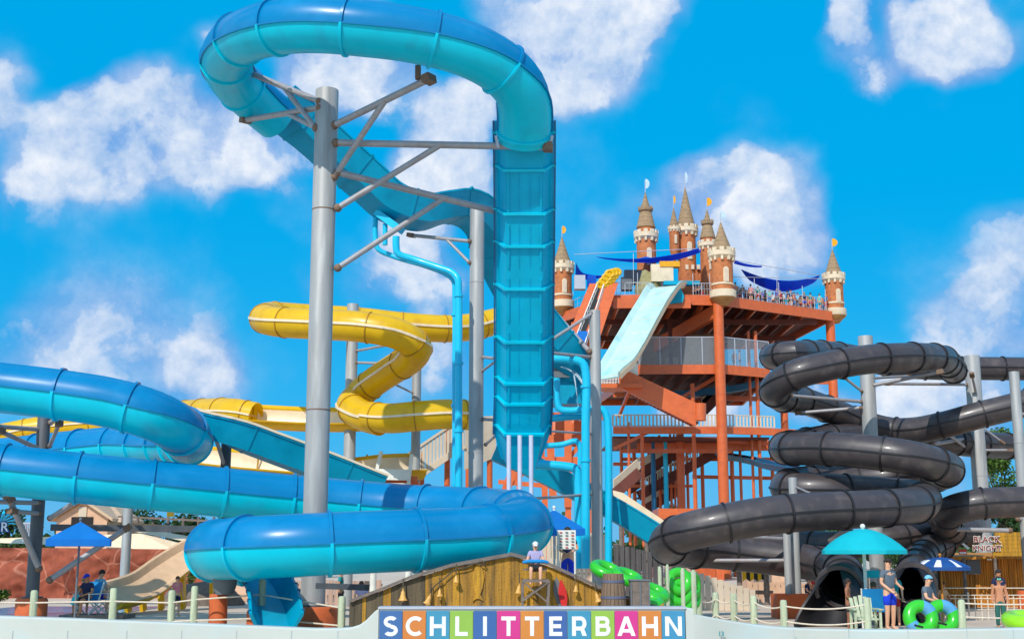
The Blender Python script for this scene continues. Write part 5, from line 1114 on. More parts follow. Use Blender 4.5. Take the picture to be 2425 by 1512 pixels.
# ================================================================ GREEN TUBES
def torus(mb, c, R_, r_, ax, ay, k=0, n=28, m=12, kf=None, sq=1):
    az = Vector(ax).cross(Vector(ay)); ax, ay = Vector(ax), Vector(ay); vs = []; o = len(mb.v)
    for i in range(n):
        a = 2*math.pi*i/n; d = ax*math.cos(a)+ay*math.sin(a)
        for j in range(m): b = 2*math.pi*j/m; vs.append(Vector(c)+d*(R_+r_*math.cos(b))+az*(r_*math.sin(b)*sq))
    fs = [(i*m+j, ((i+1) % n)*m+j, ((i+1) % n)*m+(j+1) % m, i*m+(j+1) % m) for i in range(n) for j in range(m)]
    mb.add(vs, fs, k)
    if kf:
        for q in range(len(fs)): mb.m[-len(fs)+q] = kf(q//m, n)
dt = thing('double_tube', 'green and pale blue two-seat tube stood on edge at right', 'swim tube', P(2200, 1484, 31.4))
m = MB(); c1, c2 = P(2180, 1456, 31.4), P(2232, 1456, 31.6); r_ = .155; R_ = .30
tz = Vector((0, .25, 1)).normalized()
torus(m, (c1.x, c1.y, .37), R_*.95, r_, (1, .1, 0), tz, kf=lambda i, n: 1 if (2 <= i < 6 or 16 <= i < 18) else 0)
torus(m, (c2.x+.02, c2.y+.08, .37), R_*.95, r_, (1, .1, 0), tz, kf=lambda i, n: 1 if (2 <= i < 7) else 0)
m.build('tube_ring', ['green', 'vblue'], dt)
for q in ((2176, 1482, 30.95), (2232, 1476, 31.1)):
    h = P(*q); MB().beam(h+Vector((-.1, 0, .03)), h+Vector((.1, 0, -.02)), .04, .05).build('handle', 'black', dt, smooth=False)
def swimtube(label, c, R_, r_, ax=(1, 0, 0), ay=(0, .3, 1), m_='green', g_='lime green tubes heaped at the tube stand'):
    mb = MB(); torus(mb, c, R_, r_, Vector(ax).normalized(), Vector(ay).normalized()); return mb.build('swim_tube', m_, label=label, cat='swim tube', group=g_)
c = P(2420, 1484, 29); mb = MB(); torus(mb, (c.x+.25, c.y, .42), .5, .17, (1, 0, 0), Vector((0, 1, .1)).normalized()); mb.build('swim_tube', 'lime', label='yellow green tube lying flat at the right edge of the wall', cat='swim tube')
for i, (x, y) in enumerate(((1607, 1376), (1608, 1402), (1609, 1424))):
    c = P(x, y, 31.5); swimtube(('topmost', 'middle', 'lowest')[i]+' lime green tube on the tube stand between the slim posts', c, .24, .12, (1, .3, 0), (0, .35, .94))
for i, (x, y, m_) in enumerate(((1640, 1385, 'green'), (1640, 1412, 'green'))):
    c = P(x, y, 31.8); swimtube(('upper', 'lower')[i]+' lime green tube behind the rightmost slim post', c, .22, .12, (.5, .8, 0), (0, .1, .99))
for i, q in enumerate(((1437, 1350, 30.6, .30), (1486, 1366, 30, .26), (1536, 1420, 28.6, .24), (1548, 1402, 29.4, .26))):
    c = P(q[0], q[1], q[2]); swimtube(('lime green tube lying highest behind the barrel', 'lime green tube sliding down right of the barrel', 'lime green tube next to the grey timber box', 'lime green tube leaning behind the grey timber box')[i], c, q[3], .13, (1, 0, -.35), (.1, .95, .3))
# ================================================================ SEATS AND PEOPLE
def sling_chair(label, x, y, z=0, rz=0, s_=1.0, m_='sling'):
    root = thing('deck_chair', label, 'chair', (x, y, z)); ca, sa = math.cos(rz), math.sin(rz)
    def X(a, b, c): return Vector((x+(a*ca-b*sa)*s_, y+(a*sa+b*ca)*s_, z+c*s_))
    m = MB()
    for sx_ in (-.28, .28):
        m.beam(X(sx_, -.25, 0), X(sx_, .3, .42), .035, .035); m.beam(X(sx_, .3, 0), X(sx_, -.25, .42), .035, .035); m.beam(X(sx_, .2, .4), X(sx_, .42, .95), .035, .035); m.beam(X(sx_, -.28, .6), X(sx_, .3, .6), .05, .03); m.beam(X(sx_, -.25, .42), X(sx_, -.25, .6), .03, .03)
    m.build('chair_frame', 'polewh', root, smooth=False)
    f_ = MB(); f_.prism([X(-.26, -.25, .43), X(.26, -.25, .43), X(.26, .22, .39), X(-.26, .22, .39)], (0, 0, .02)); f_.build('seat', m_, root, smooth=False)
    f_ = MB(); f_.prism([X(-.26, .22, .40), X(.26, .22, .40), X(.26, .42, .95), X(-.26, .42, .95)], X(0, .02, 0)-X(0, 0, 0)); f_.build('backrest', m_, root, smooth=False); return root
# left lifeguards on their low platform
pf = P(203, 1452, 39); MB().box((pf.x+.3, pf.y+.2, .06), (1.9, 1.3, .12)).build('platform', 'greywood', smooth=False, label='low timber platform under the seated lifeguards at left', cat='platform')
c = P(200, 1440, 39); sling_chair('blue sling deck chair carrying the lifeguard in the blue cap', c.x, c.y+.15, .12, rz=-.35)
person('seated lifeguard in navy top and blue cap holding a rescue tube across the lap', (c.x, c.y+.12), 1.68, SIT, rz=-.35, skin=1, top='navy', bottom='navy', head='cap', hcol='blue', z=.06)
c2 = P(232, 1440, 39.8); sling_chair('blue sling deck chair turned away beside the first lifeguard', c2.x+.15, c2.y, .12, rz=1.5)
person('seated lifeguard in light blue shirt facing right behind the one with the blue cap', (c2.x, c2.y+.1), 1.78, SIT, rz=1.2, skin=0, top='lightblue', bottom='blue', head='hair', hcol='dark', z=.10)
c3 = P(183, 1440, 39.6); person('person with orange top half hidden left of the blue capped lifeguard', (c3.x, c3.y+.5), 1.5, SIT, rz=.3, skin=0, top='orange', bottom='teal', head='long', hcol='blond', z=.06)
MB().pipe([P(170, 1430, 38.4), P(176, 1418, 38.4), P(184, 1408, 38.3)], [.05, .08, .05], n=12).build('towel_roll', 'tealcan', label='rolled turquoise towel hanging at the lifeguard platform', cat='towel')
c = P(418, 1430, 40); person('small child in a pink top standing behind the pale green post at left', (c.x, c.y), 1.25, STAND, rz=.6, skin=0, top='pink', bottom='navy', head='hair', hcol='brown')
# lifeguard on the stand
lp_ = pose(**{k: SIT[k] for k in SIT})
person('seated lifeguard with white cap and grey shirt on the timber lifeguard stand', (sq.x, sq.y+.02), 1.2, lp_, skin=0, top='lav', bottom='dark', head='cap', hcol='white', z=sq.z-.34)
rt_.build('rescue_tube', 'sling', label='blue rescue tube across the lap of the lifeguard on the stand', cat='rescue tube')
MB().box(sq+Vector((0, -.2, .05)), (.2, .12, .09)).build('pouch', 'black', smooth=False, label='black pouch on the lap of the lifeguard on the stand', cat='pouch')
c = P(1345, 1400, 33.4)
HB = pose(el=[(.27, .06, 1.16), (-.27, .06, 1.16)], wr=[(.05, -.16, 1.05), (-.05, -.16, 1.02)])
person('lifeguard in royal blue shorts with crossed arms under the blue parasol behind the shack', (c.x, c.y), 1.7, HB, skin=0, top='navy', bottom='blue', head='hair', hcol='dark', shorts='long', z=.90)
MB().box((c.x, c.y, .44), (1.2, .8, .88)).build('platform', 'greywood', smooth=False, label='timber platform under the lifeguard in royal blue shorts', cat='platform')
# notice board behind
nb = thing('notice_board', 'white notice board with rows of small red and grey marks under the blue parasol', 'sign', P(1345, 1320, 32.6))
a = P(1320, 1254, 32.6); b = P(1364, 1299, 32.6)
MB().box(((a.x+b.x)/2, 32.7, (a.z+b.z)/2), (b.x-a.x, .04, a.z-b.z)).build('panel', 'polewh', nb, smooth=False)
m = MB()
for i in range(6):
    for j in range(3): m.box((a.x+.09+j*.15, 32.66, a.z-.06-i*.075), (.07, .01, .025), k=(0 if (i+j) % 3 else 1))
m.build('row_marks', ['greyp', 'redp'], nb, smooth=False)
for x in (a.x+.02, b.x-.02): MB().cyl((x, 32.76, 0), (x, 32.76, a.z), .025).build('leg', 'polewh', nb)
# right hand group
KID = pose(el=[(.26, .10, 1.16), (-.24, .0, 1.14)], wr=[(.20, -.12, 1.0), (-.16, -.18, 1.02)])
c = P(2012, 1486, 32.6); person('shirtless boy with dark trunks standing in front of the left black tube mouth', (c.x, c.y), 1.3, KID, rz=1.1, skin=2, top=None, bottom='dark', head='hair', hcol='dark')
MAN = pose(el=[(.27, .04, 1.16), (-.22, .03, 1.14)], wr=[(.16, -.22, 1.06), (-.10, -.20, .94)])
c = P(2110, 1484, 32.4); person('tall man in grey shirt and royal blue shorts standing beside the turquoise parasol', (c.x, c.y), 1.80, MAN, rz=.5, skin=0, top='grey', bottom='blue', head='cap', hcol='dark')
c = P(2202, 1484, 32.4); person('sitting man in a grey shirt and pale cap leaning over the green two-seat tube', (c.x, c.y), 1.72, SIT, rz=.9, skin=0, top='grey', bottom='dark', head='cap', hcol='lightblue', brim=False, z=.08)
c = P(2372, 1484, 33.4); person('shirtless boy with swim goggles and dark green trunks at the right end', (c.x, c.y), 1.34, STAND, rz=-.15, skin=1, top=None, bottom='green', head='hair', hcol='dark', shorts='long', goggles=True)
c = P(2402, 1470, 35.4); person('person in navy half hidden behind the shirtless boy at right', (c.x-.35, c.y), 1.5, STAND, rz=.2, skin=1, top='navy', bottom='dark', head='hair', hcol='dark')
c = P(2066, 1470, 33.8); sling_chair('blue sling chair seen from behind by the turquoise parasol', c.x+.05, c.y, 0, rz=2.9, s_=1.06)
person('woman with brown hair seated in the blue sling chair by the turquoise parasol', (c.x+.1, c.y+.1), 1.6, SIT, rz=2.9, skin=0, top='pink', bottom='red', head='long', hcol='brown', z=-.02)
c = P(2128, 1470, 34.4); person('woman in a turquoise top half hidden behind the tall man', (c.x+.05, c.y+.4), 1.45, STAND, rz=-.4, skin=0, top='teal', bottom='red', head='long', hcol='dark')
c = P(2226, 1450, 37.6); person('slim person in tan top seated behind the timber pole of the navy parasol', (c.x+.1, c.y), 1.5, SIT, rz=.4, skin=1, top='tan', bottom='brown', head='long', hcol='brown')
c = P(2075, 1370, 34.5)
ad = P(2033, 1425, 31.8); adt = thing('timber_chair', 'pale timber adirondack chair at the foot of the turquoise parasol', 'chair', (ad.x, ad.y, 0)); m = MB()
for i in range(5): m.beam((ad.x-.1+i*.1, ad.y, .36), (ad.x-.13+i*.115, ad.y+.25, .88-.03*abs(i-2)), .085, .02)
m.build('backrest', 'post', adt, smooth=False); m = MB(); m.box((ad.x+.1, ad.y-.22, .34), (.5, .5, .04)); m.build('seat', 'post', adt, smooth=False); m = MB()
for sx_ in (-.2, .4):
    m.box((ad.x+sx_, ad.y-.42, .28), (.06, .05, .56)); m.box((ad.x+sx_, ad.y, .28), (.06, .05, .56)); m.box((ad.x+sx_, ad.y-.2, .57), (.12, .62, .03)); m.build('arm_frame', 'post', adt, smooth=False); m = MB()

MB().box(P(2066, 1358, 34.8), (.36, .08, .2)).build('headrest', 'tealcan', smooth=False, label='turquoise cushion hanging under the turquoise parasol behind the tall man', cat='cushion')
# far swimmers
for i, (x, y, Y, tp, sk, lb) in enumerate(((855, 1440, 40, 'lav', 0, 'reclining swimmer in lavender seen left of the shack'), (1930, 1425, 46, 'red', 1, 'swimmer in red beside the orange block under the black tubes'), (1915, 1428, 47, 'navy', 0, 'swimmer in navy next to the one in red behind the rope fence'), (806, 1440, 41, 'teal', 1, 'swimmer standing behind the biggest post base'))):
    c = P(x, y, Y); person(lb, (c.x, c.y), 1.45, STAND if i % 2 else SIT, rz=.5*i, skin=sk, top=tp, bottom='dark', head='hair', hcol='brown', fingers=False)
# castle crowd: three figures built once, then copied along the railing
proto = []
for i, (tp, bt_, hc) in enumerate((('mint', 'white', 'dark'), ('navy', 'azure', 'brown'), ('red', 'dark', 'blond'))):
    proto.append((tp, bt_, hc))
def recolour(root, cols, sk):
    for ch in [o for o in bpy.data.objects if o.parent == root]:
        nm = ch.name.split('.')[0]
        if nm in cols and ch.material_slots:
            ch.material_slots[0].link = 'OBJECT'; ch.material_slots[0].material = cols[nm]
        if nm == 'body': ch.material_slots[0].link = 'OBJECT'; ch.material_slots[0].material = SK[sk]
rc = random.Random(11); names = list(CLO)
spots = [(1160,1.6),(1200,1.5),(1240,1.7),(1285,1.4),(1320,1.8),(1400,1.6),(1450,1.4),(1550,1.9),(1595,1.6),(1630,1.5),(1700,1.7),(1740,1.8),(1775,1.6),(1810,1.5),(1845,1.9),(1875,1.6),(1910,1.5),(1945,1.8),(1140,.5),(1178,.9),(1215,.3),(1255,.8),(1300,.4),(1340,.9),(1375,.2),(1425,.7),(1495,.15),(1530,1.2),(1575,.5),(1610,.9),(1650,.3),(1685,.8),(1720,.4),(1755,1.0),(1790,.3),(1825,.7),(1860,.4),(1890,.9),(1925,.3),(1960,.8),(2020,.4),(2050,.8),(2085,.4)]
base = None
ORD = ['second-row '+q for q in 'first second third fourth fifth sixth seventh eighth ninth tenth eleventh twelfth thirteenth fourteenth fifteenth sixteenth seventeenth eighteenth'.split()]+'first second third fourth fifth sixth seventh eighth ninth tenth eleventh twelfth thirteenth fourteenth fifteenth sixteenth seventeenth eighteenth nineteenth twentieth twenty-first twenty-second twenty-third twenty-fourth twenty-fifth'.split()
for i, (hx, back) in enumerate(spots):
    X_ = px('H', hx, 0)[0]; t = (X_-1735)/(1965-1735); Y = 111.5+6.0*t+back*1.6; x = (X_-1212.5)/3000*Y*1.02; z = zd
    h = rc.choice((1.35, 1.55, 1.7, 1.75, 1.5)); tp, bt_ = rc.choice(names), rc.choice(['dark', 'navy', 'blue', 'azure', 'brown', 'red', 'teal']); sk = rc.randrange(3); rz = rc.uniform(-2, 2)
    bare = rc.random() < .3
    pos = 'near the front castle turret' if t < .3 else ('at the middle of the right castle railing' if t < .68 else 'near the right castle turret')
    if i == 26: tp, bt_, bare = 'mint', 'white' if 0 else 'azure', False
    if t < 0: lb = '%s at the castle railing just beside the front turret' % ('shirtless swimmer' if bare else 'swimmer in %s top' % tp)
    lb = '%s at the castle railing, %s right of the front turret' % ('shirtless swimmer' if bare else 'swimmer in %s top' % tp, ORD[i])
    if base is None: base = person(lb, (x, Y), h, STAND, rz=rz, skin=sk, top=tp, bottom=bt_, head='hair', hcol='dark', z=z, fingers=False, group='crowd waiting on the castle deck'); src = h
    else:
        c_ = copy_tree(base); c_.location = (x, Y, z); c_.rotation_euler = (0, 0, rz); s_ = h/src; c_.scale = (s_, s_, s_); c_['label'] = lb
        recolour(c_, {'shirt': SK[sk] if bare else CLO[tp], 'shorts': CLO[bt_], 'hair': HAIR[rc.choice(list(HAIR))]}, sk)
for i, (hx, Y, z, lb, tp, bt_) in enumerate(((1160, 113, z2, 'person in lavender top standing behind the mesh on the second castle storey', 'lav', 'blue'), (1105, 113.5, z2, 'person in red half hidden behind the main column on the second storey', 'red', 'dark'), (1440, 115, z2, 'person at the right end of the second castle storey near the black tube', 'azure', 'dark'),
        (700, 112.5, zd, 'person in pink beside the blue bench on the castle deck', 'pink', 'dark'), (745, 112.2, zd, 'person in brown left of the front castle turret', 'brown', 'navy'), (785, 112.6, zd, 'person in grey just left of the front castle turret', 'grey', 'red'))):
    X_ = px('H', hx, 0)[0]; c_ = copy_tree(base); c_.location = ((X_-1212.5)/3000*Y*1.02, Y, z); c_.rotation_euler = (0, 0, i); c_.scale = (1, 1, 1); c_['label'] = lb
    recolour(c_, {'shirt': CLO[tp], 'shorts': CLO[bt_], 'hair': HAIR['brown']}, i % 3)
# fine joints and weep stains along the pool wall
for o in [q for q in bpy.data.objects if q.name.startswith('pool_wall')]:
    o0 = WL[o]; right = o.location.x > 0; jm = MB()
    for x in ((1655, 1770, 1880, 2010, 2150, 2290, 2400) if right else (30, 160, 300, 430, 560, 690, 800)):
        y0 = 24.5 if x > 1900 else (24.3 if x > 1750 else (24.1 if x > 1640 else 24)); q = P(x, 1500, y0); jm.box((q.x, y0-.004, .3), (.012, .01, .36 if x != 1655 else .7))
    jm.build('expansion_joint', mat('joint_grey', (172,184,184), .8), o, smooth=False)
# ================================================================ BACKGROUND
# red rock wall at left
rk = MB(); nx, nz = 150, 24; xa, xb = -34, -12.2; zt = P(200, 1296, 58).z; vs = []
for i in range(nx+1):
    for j in range(nz+1):
        x = xa+(xb-xa)*i/nx; z = zt*j/nz*(1-.12*max(0, i-nx*.6)/nx); vs.append((x, 58+.45*noise.noise((x*.4, z*.6, 1))+.22*abs(noise.noise((x*1.3, z*1.6, 4)))+.08*noise.noise((x*4, z*4, 2))+.016*(nz-j), z))
rk.add(vs, [(i*(nz+1)+j, (i+1)*(nz+1)+j, (i+1)*(nz+1)+j+1, i*(nz+1)+j+1) for i in range(nx) for j in range(nz)])
rk.box(((xa+xb)/2, 59.2, zt*.48), (xb-xa, 1.2, zt*.95))
rkm = _m['red_rock_stucco']; t = rkm.node_tree     # pale veins between the rock shapes: real paint lines on the stucco
b_ = t.nodes['Principled BSDF']; vo = t.nodes.new('ShaderNodeTexVoronoi'); vo.feature = 'DISTANCE_TO_EDGE'; vo.inputs['Scale'].default_value = .62
ge = t.nodes.new('ShaderNodeNewGeometry'); nz_ = t.nodes.new('ShaderNodeTexNoise'); nz_.inputs['Scale'].default_value = 1.4
ad_ = t.nodes.new('ShaderNodeVectorMath'); ad_.operation = 'ADD'; t.links.new(ge.outputs['Position'], ad_.inputs[0]); t.links.new(nz_.outputs['Color'], ad_.inputs[1]); t.links.new(ad_.outputs[0], vo.inputs['Vector'])
cr = t.nodes.new('ShaderNodeMapRange'); cr.inputs[1].default_value = .03; cr.inputs[2].default_value = .004; t.links.new(vo.outputs['Distance'], cr.inputs[0])
mx = t.nodes.new('ShaderNodeMix'); mx.data_type = 'RGBA'; old = b_.inputs['Base Color'].links[0].from_socket; t.links.new(cr.outputs[0], mx.inputs[0]); t.links.new(old, mx.inputs[6]); mx.inputs[7].default_value = (*srgb((184,120,98)), 1); t.links.new(mx.outputs[2], b_.inputs['Base Color'])
rk.build('rock_wall', 'rock', label='low red sculpted rock wall with pale veins behind the left parasol', cat='wall')
cw_ = thing('curb_wall', 'cream stepped concrete wall running above and behind the red rock wall', 'wall', P(330, 1290, 62))
MB().prism([P(-60, 1282, 62), P(300, 1296, 60), P(450, 1318, 57), P(450, 1292, 57), P(330, 1262, 60), P(60, 1272, 62), P(-60, 1275, 62)], (0, .5, 0)).build('wall_band', 'cream', cw_, smooth=False)
MB().prism([P(318, 1258, 63), P(450, 1283, 60), P(480, 1286, 59), P(480, 1278, 59), P(440, 1268, 61), P(318, 1246, 64)], (0, .5, 0)).build('wall_top', 'stone', cw_, smooth=False)
# houses with gables at left
def house(label, x0, x1, yb, ye, yr, Y, dp=6, wall='tan', xr=None, gable=None):
    a, b = P(x0, yb, Y), P(x1, yb, Y); ze = P(x0, ye, Y).z; zr = P(x0, yr, Y).z; t = thing('house', label, 'building', ((a.x+b.x)/2, Y, 0))
    MB().prism([(a.x, Y, 0), (b.x, Y, 0), (b.x, Y, ze), ((a.x+b.x)/2, Y, zr), (a.x, Y, ze)], (0, dp, 0)).build('wall', wall, t, smooth=False)
    m = MB(); mx_ = (a.x+b.x)/2
    for sx_ in (-1, 1):
        e = a.x-.4 if sx_ < 0 else b.x+.4; ez = ze-.4*(zr-ze)/max(.1, (b.x-a.x)/2)
        m.prism([(e, Y-.4, ez+.05), (mx_, Y-.4, zr+.05), (mx_, Y-.4, zr+.25), (e, Y-.4, ez+.25)], (0, dp+.8, 0))
    m.build('roof', 'roof', t, smooth=False)
    w_ = MB(); w_.box((mx_, Y-.03, ze-.2), ((b.x-a.x)*.42, .08, .55)); w_.build('window', 'dark', t, smooth=False)
    v_ = MB(); v_.box((mx_, Y-.04, ze+(zr-ze)*.38), (.5, .06, .6)); v_.build('gable_vent', 'beige', t, smooth=False)
    d_ = MB(); d_.box((mx_-(b.x-a.x)*.3, Y-.03, 1.05), (.95, .08, 2.1)); d_.build('door', 'greywood', t, smooth=False); return t
house('tan gabled house behind the dark post at left', 128, 250, 1330, 1226, 1187, 80)
lw = thing('long_roof_building', 'long tan roofed building stepping down right of the gabled house at left', 'building', P(260, 1300, 84))
MB().prism([P(190, 1186, 84), P(252, 1190, 84), P(290, 1238, 80), P(258, 1240, 80)], (0, .6, .2)).build('roof', 'roof', lw, smooth=False)
MB().box((P(250, 1270, 84).x, 85, 1.6), (6, 2.5, 3.2)).build('wall', 'tan', lw, smooth=False)
# themed left sign
ls = thing('board_sign', 'yellow plank sign with turquoise splash and pale letters cut off by the left edge', 'sign', P(0, 1290, 50))
m = MB()
for i in range(5):
    z_ = P(0, 1278-i*16, 50).z; m.box((P(-20, 0, 50).x, 50, z_), (2.3-.12*(i % 2), .08, .25))
m.build('planks', 'wood2', ls, smooth=False)
sp_ = MB(); cc = P(4, 1232, 49.9)
for i in range(8):
    a = rad(-20+i*26); sp_.prism([(cc.x-.1, cc.y, cc.z-.1), (cc.x+.5*math.cos(a+.12), cc.y, cc.z+.32*math.sin(a+.12)), (cc.x+.62*math.cos(a), cc.y, cc.z+.42*math.sin(a)), (cc.x+.45*math.cos(a-.14), cc.y, cc.z+.28*math.sin(a-.14))], (0, .03+.002*i, 0))
sp_.build('splash', 'pipe', ls, smooth=False)
letters('R', P(10, 1257, 49.9), .5, 'navycan', ls, bold=.045, depth=.02); letters('R', P(10, 1257, 49.84), .5, 'whitecl', ls, bold=.005, depth=.02)
for x in (-40, 24): MB().cyl((P(x, 0, 50.2).x, 50.2, 0), (P(x, 0, 50.2).x, 50.2, P(0, 1212, 50).z), .09).build('sign_post', 'wooddk', ls)
rl = MB(); 
for i in range(9): q = P(55+i*4.2, 1280, 56); rl.cyl((q.x, q.y, q.z), (q.x, q.y, P(55, 1238, 56).z), .03, n=6)
rl.beam(P(53, 1238, 56), P(92, 1238, 56), .08, .08); rl.beam(P(53, 1278, 56), P(92, 1278, 56), .08, .08)
rl.build('railing', 'rail', smooth=False, label='small grey balcony railing behind the dark post at left', cat='railing')
# bridge-like timber deck between left houses and slide
td = thing('timber_walkway', 'brown timber walkway with a small yellow box under the long blue tube', 'walkway', P(420, 1262, 64))
MB().beam(P(270, 1240, 64), P(560, 1258, 62), 1.2, .22).build('deck', 'wooddk', td, smooth=False)
MB().beam(P(280, 1222, 64), P(560, 1236, 62), .1, .1).build('hand_rail', 'greywood', td, smooth=False)
for i in range(8): q = P(290+i*36, 1240, 63.6); MB().cyl((q.x, q.y, 0), (q.x, q.y, q.z+.35), .07, n=8).build('walkway_post', 'greywood', td)
MB().box(P(404, 1214, 61), (.3, .2, .34)).build('yellow_box', 'yel', smooth=False, label='little bright yellow box fixed above the timber walkway', cat='box')
# board fences and clutter under the low tube
def boards(label, x0, x1, yt, Y, m_='fence', yt2=None):
    a, b = P(x0, 1400, Y), P(x1, 1400, Y); za, zb_ = P(x0, yt, Y).z, P(x1, yt2 or yt, Y).z; t = thing('board_fence', label, 'fence', (a.x, Y, 0)); m = MB(); n = max(2, int((b.x-a.x)/.22)); rr = random.Random(x0)
    for i in range(n):
        x = a.x+(b.x-a.x)*i/n; z = za+(zb_-za)*i/n-rr.random()*.04; m.box((x+.1, Y+rr.uniform(-.01, .01), z/2), (.2, .03, z))
    m.build('boards', m_, t, smooth=False)
    r_ = MB()
    for z in (.35, .8): r_.beam((a.x, Y+.06, z*max(za, zb_)), (b.x, Y+.06, z*min(za, zb_)), .05, .1)
    r_.build('rails', 'greywood', t, smooth=False); return t
boards('pinkish board fence behind the base of the biggest post', 650, 905, 1372, 50)
boards('pale board fence behind the slim grey post and supply pipes', 1150, 1440, 1240, 62, 'beige', 1265)
boards('pinkish slatted wall beneath the right blue flume', 1455, 1640, 1285, 54, 'fence', 1330)
boards('tan slatted stair side behind the slim posts at the tube stand', 1640, 1790, 1350, 45, 'beige', 1400)
boards('low tan wall behind the rope fence at right', 1770, 2010, 1375, 52, 'tan', 1380)
boards('tan fence between the two black tube mouths', 2010, 2240, 1350, 55, 'tan', 1350)
# beige stair and A frames in the centre
bs = thing('beige_stair', 'beige slatted stair flight climbing right behind the two drain pipes', 'stair', P(970, 1140, 52))
a, b, c, d = P(966, 1075, 52), P(1100, 985, 52), P(1175, 990, 52.5), P(966, 1135, 52)
m = MB(); n = 16
for i in range(n):
    t0, t1 = i/n, (i+.82)/n; q0, q1 = a.lerp(b, t0), a.lerp(b, t1); h0 = 70/3000*52
    m.prism([q0-Vector((0, 0, h0)), q1-Vector((0, 0, h0)), q1, q0], (0, .05, 0))
m.beam(a, b, .12, .1); m.beam(a-Vector((0, 0, 1.2)), b-Vector((0, 0, 1.2)), .14, .25); m.build('slatted_side', 'beige', bs, smooth=False)
m = MB(); m.prism([b-Vector((0, 0, 2.2)), c-Vector((0, 0, 1.6)), c+Vector((0, 0, .1)), b], (0, .05, 0)); m.build('landing_side', 'beige', bs, smooth=False)
m = MB()
for x in (1000, 1060, 1110, 1160): q = P(x, 1000, 52.6); m.cyl((q.x, q.y, 0), (q.x, q.y, P(x, 1070 if x < 1050 else 1010, 52.6).z), .12)
m.build('leg', 'orange', bs)
af = thing('trestle', 'beige trestle with two leaning legs holding the yellow flume', 'frame', P(925, 1150, 48))
m = MB(); m.beam(P(903, 1068, 47.6), P(884, 1150, 47.6), .22, .12); m.beam(P(975, 1075, 47.6), P(966, 1160, 47.6), .2, .12); m.beam(P(890, 1122, 47.5), P(972, 1124, 47.5), .12, .4); m.beam(P(890, 1148, 47.5), P(966, 1148, 47.5), .12, .15); m.build('frame', 'polewh', af, smooth=False)
m = MB(); m.box(P(935, 1134, 47.9), (1.7, .2, .22)); m.box(P(945, 1145, 48), (1.5, .2, .2)); m.build('red_beams', 'orange', af, smooth=False)
for x in (888, 970): q = P(x, 1150, 48); MB().cyl((q.x, q.y, 0), (q.x, q.y, q.z+.2), .12).build('leg', 'polewh', af)
# orange steelwork left of the tower, behind vertical trough and pipes
os_ = thing('steelwork', 'lower orange steel frame seen between the supply pipes left of the tower', 'steelwork', P(1300, 1200, 88))
m = MB()
for (x0, y0, x1, y1, w_) in ((1290, 800, 1310, 1180, .5), (1345, 860, 1345, 1200, .5), (1395, 900, 1398, 1200, .4), (1280, 1090, 1400, 1090, .5), (1280, 985, 1440, 985, .5), (1285, 1160, 1400, 1020, .3), (1280, 870, 1400, 980, .3), (1200, 1165, 1240, 1060, .35), (1180, 1140, 1300, 1150, .3), (1310, 750, 1310, 820, 1.0)):
    yy = 88+len(m.f)*.013; m.beam(P(x0, y0, yy), P(x1, y1, yy), w_, w_)
m.build('frame', 'orange', os_, smooth=False)
for x in (1290, 1345, 1398, 1230): q = P(x, 1150, 88.2); MB().beam((q.x, q.y, 0), (q.x, q.y, q.z), .4, .4).build('leg', 'orange', os_, smooth=False)
m = MB(); m.prism([P(1278, 985, 90.4), P(1385, 985, 90), P(1380, 1060, 90), P(1280, 1045, 90)], (0, .3, 0)); m.prism([P(1180, 1180, 90), P(1205, 1110, 90), P(1290, 1040, 90), P(1290, 1080, 90)], (0, .3, 0)); m.build('side_panel', 'orange', os_, smooth=False)
# cream flume side to right of pipes
cf = thing('flume_side', 'cream railed stair side sloping down to the right above the blue flume', 'stair', P(1500, 1220, 60))
m = MB(); m.prism([P(1452, 1160, 60), P(1475, 1166, 60), P(1600, 1250, 60), P(1592, 1262, 60), P(1452, 1205, 60)], (0, .1, 0)); m.build('side_panel', 'cream', cf, smooth=False)
for x, y in ((1470, 1200), (1530, 1225), (1580, 1255)): q = P(x, y, 60.3); MB().cyl((q.x, q.y, 0), (q.x, q.y, q.z), .1).build('leg', 'greywood', cf)
ot = thing('orange_terrace', 'flat orange terrace edge at the feet of the castle columns', 'terrace', P(1650, 1210, 100))
MB().box((P(1650, 1210, 100).x, 102, P(0, 1203, 100).z-.4), (6, 4, .8)).build('terrace_slab', 'orange', ot, smooth=False)
for x in (1600, 1700): q = P(x, 1210, 102); MB().box((q.x, q.y, q.z/2), (.6, .6, q.z)).build('pier', 'pier', ot, smooth=False)
# bamboo hut with plank sign at right
bh = thing('bamboo_hut', 'bamboo clad hut behind the net fence at right', 'hut', P(2320, 1440, 48))
m = MB(); xa, xb = P(2228, 1400, 48).x, P(2470, 1400, 48).x; zt = P(2300, 1322, 48).z; x = xa; rr = random.Random(5)
while x < xb: r_ = rr.uniform(.035, .06); m.cyl((x+r_, 48+rr.uniform(-.02, .02), 0), (x+r_, 48, zt+rr.uniform(-.05, .05)), r_, n=8); x += 2*r_
m.build('cane_wall', 'bamboo', bh)
MB().box(((xa+xb)/2, 49.2, zt/2), (xb-xa, 2, zt-.1)).build('core', 'wooddk', bh, smooth=False)
MB().prism([P(2205, 1324, 47), P(2480, 1322, 47), P(2480, 1313, 50), P(2250, 1314, 50)], (0, 0, .1)).build('roof', 'bamboo', bh, smooth=False)
MB().box(P(2305, 1338, 47.6), (.5, .1, .62)).build('wall_box', 'greyp', bh, smooth=False)
bk = thing('plank_sign', 'yellow plank sign with a sword and red ragged lettering above the bamboo hut', 'sign', P(2318, 1316, 46.4))
m = MB()
for i in range(6):
    z_ = P(0, 1311-i*9.4, 46.4).z; m.box((P(2318+(3 if i % 2 else -3), 0, 46.4).x, 46.4, z_), (1.8, .06, .145))
m.build('planks', 'wood2', bk, smooth=False)
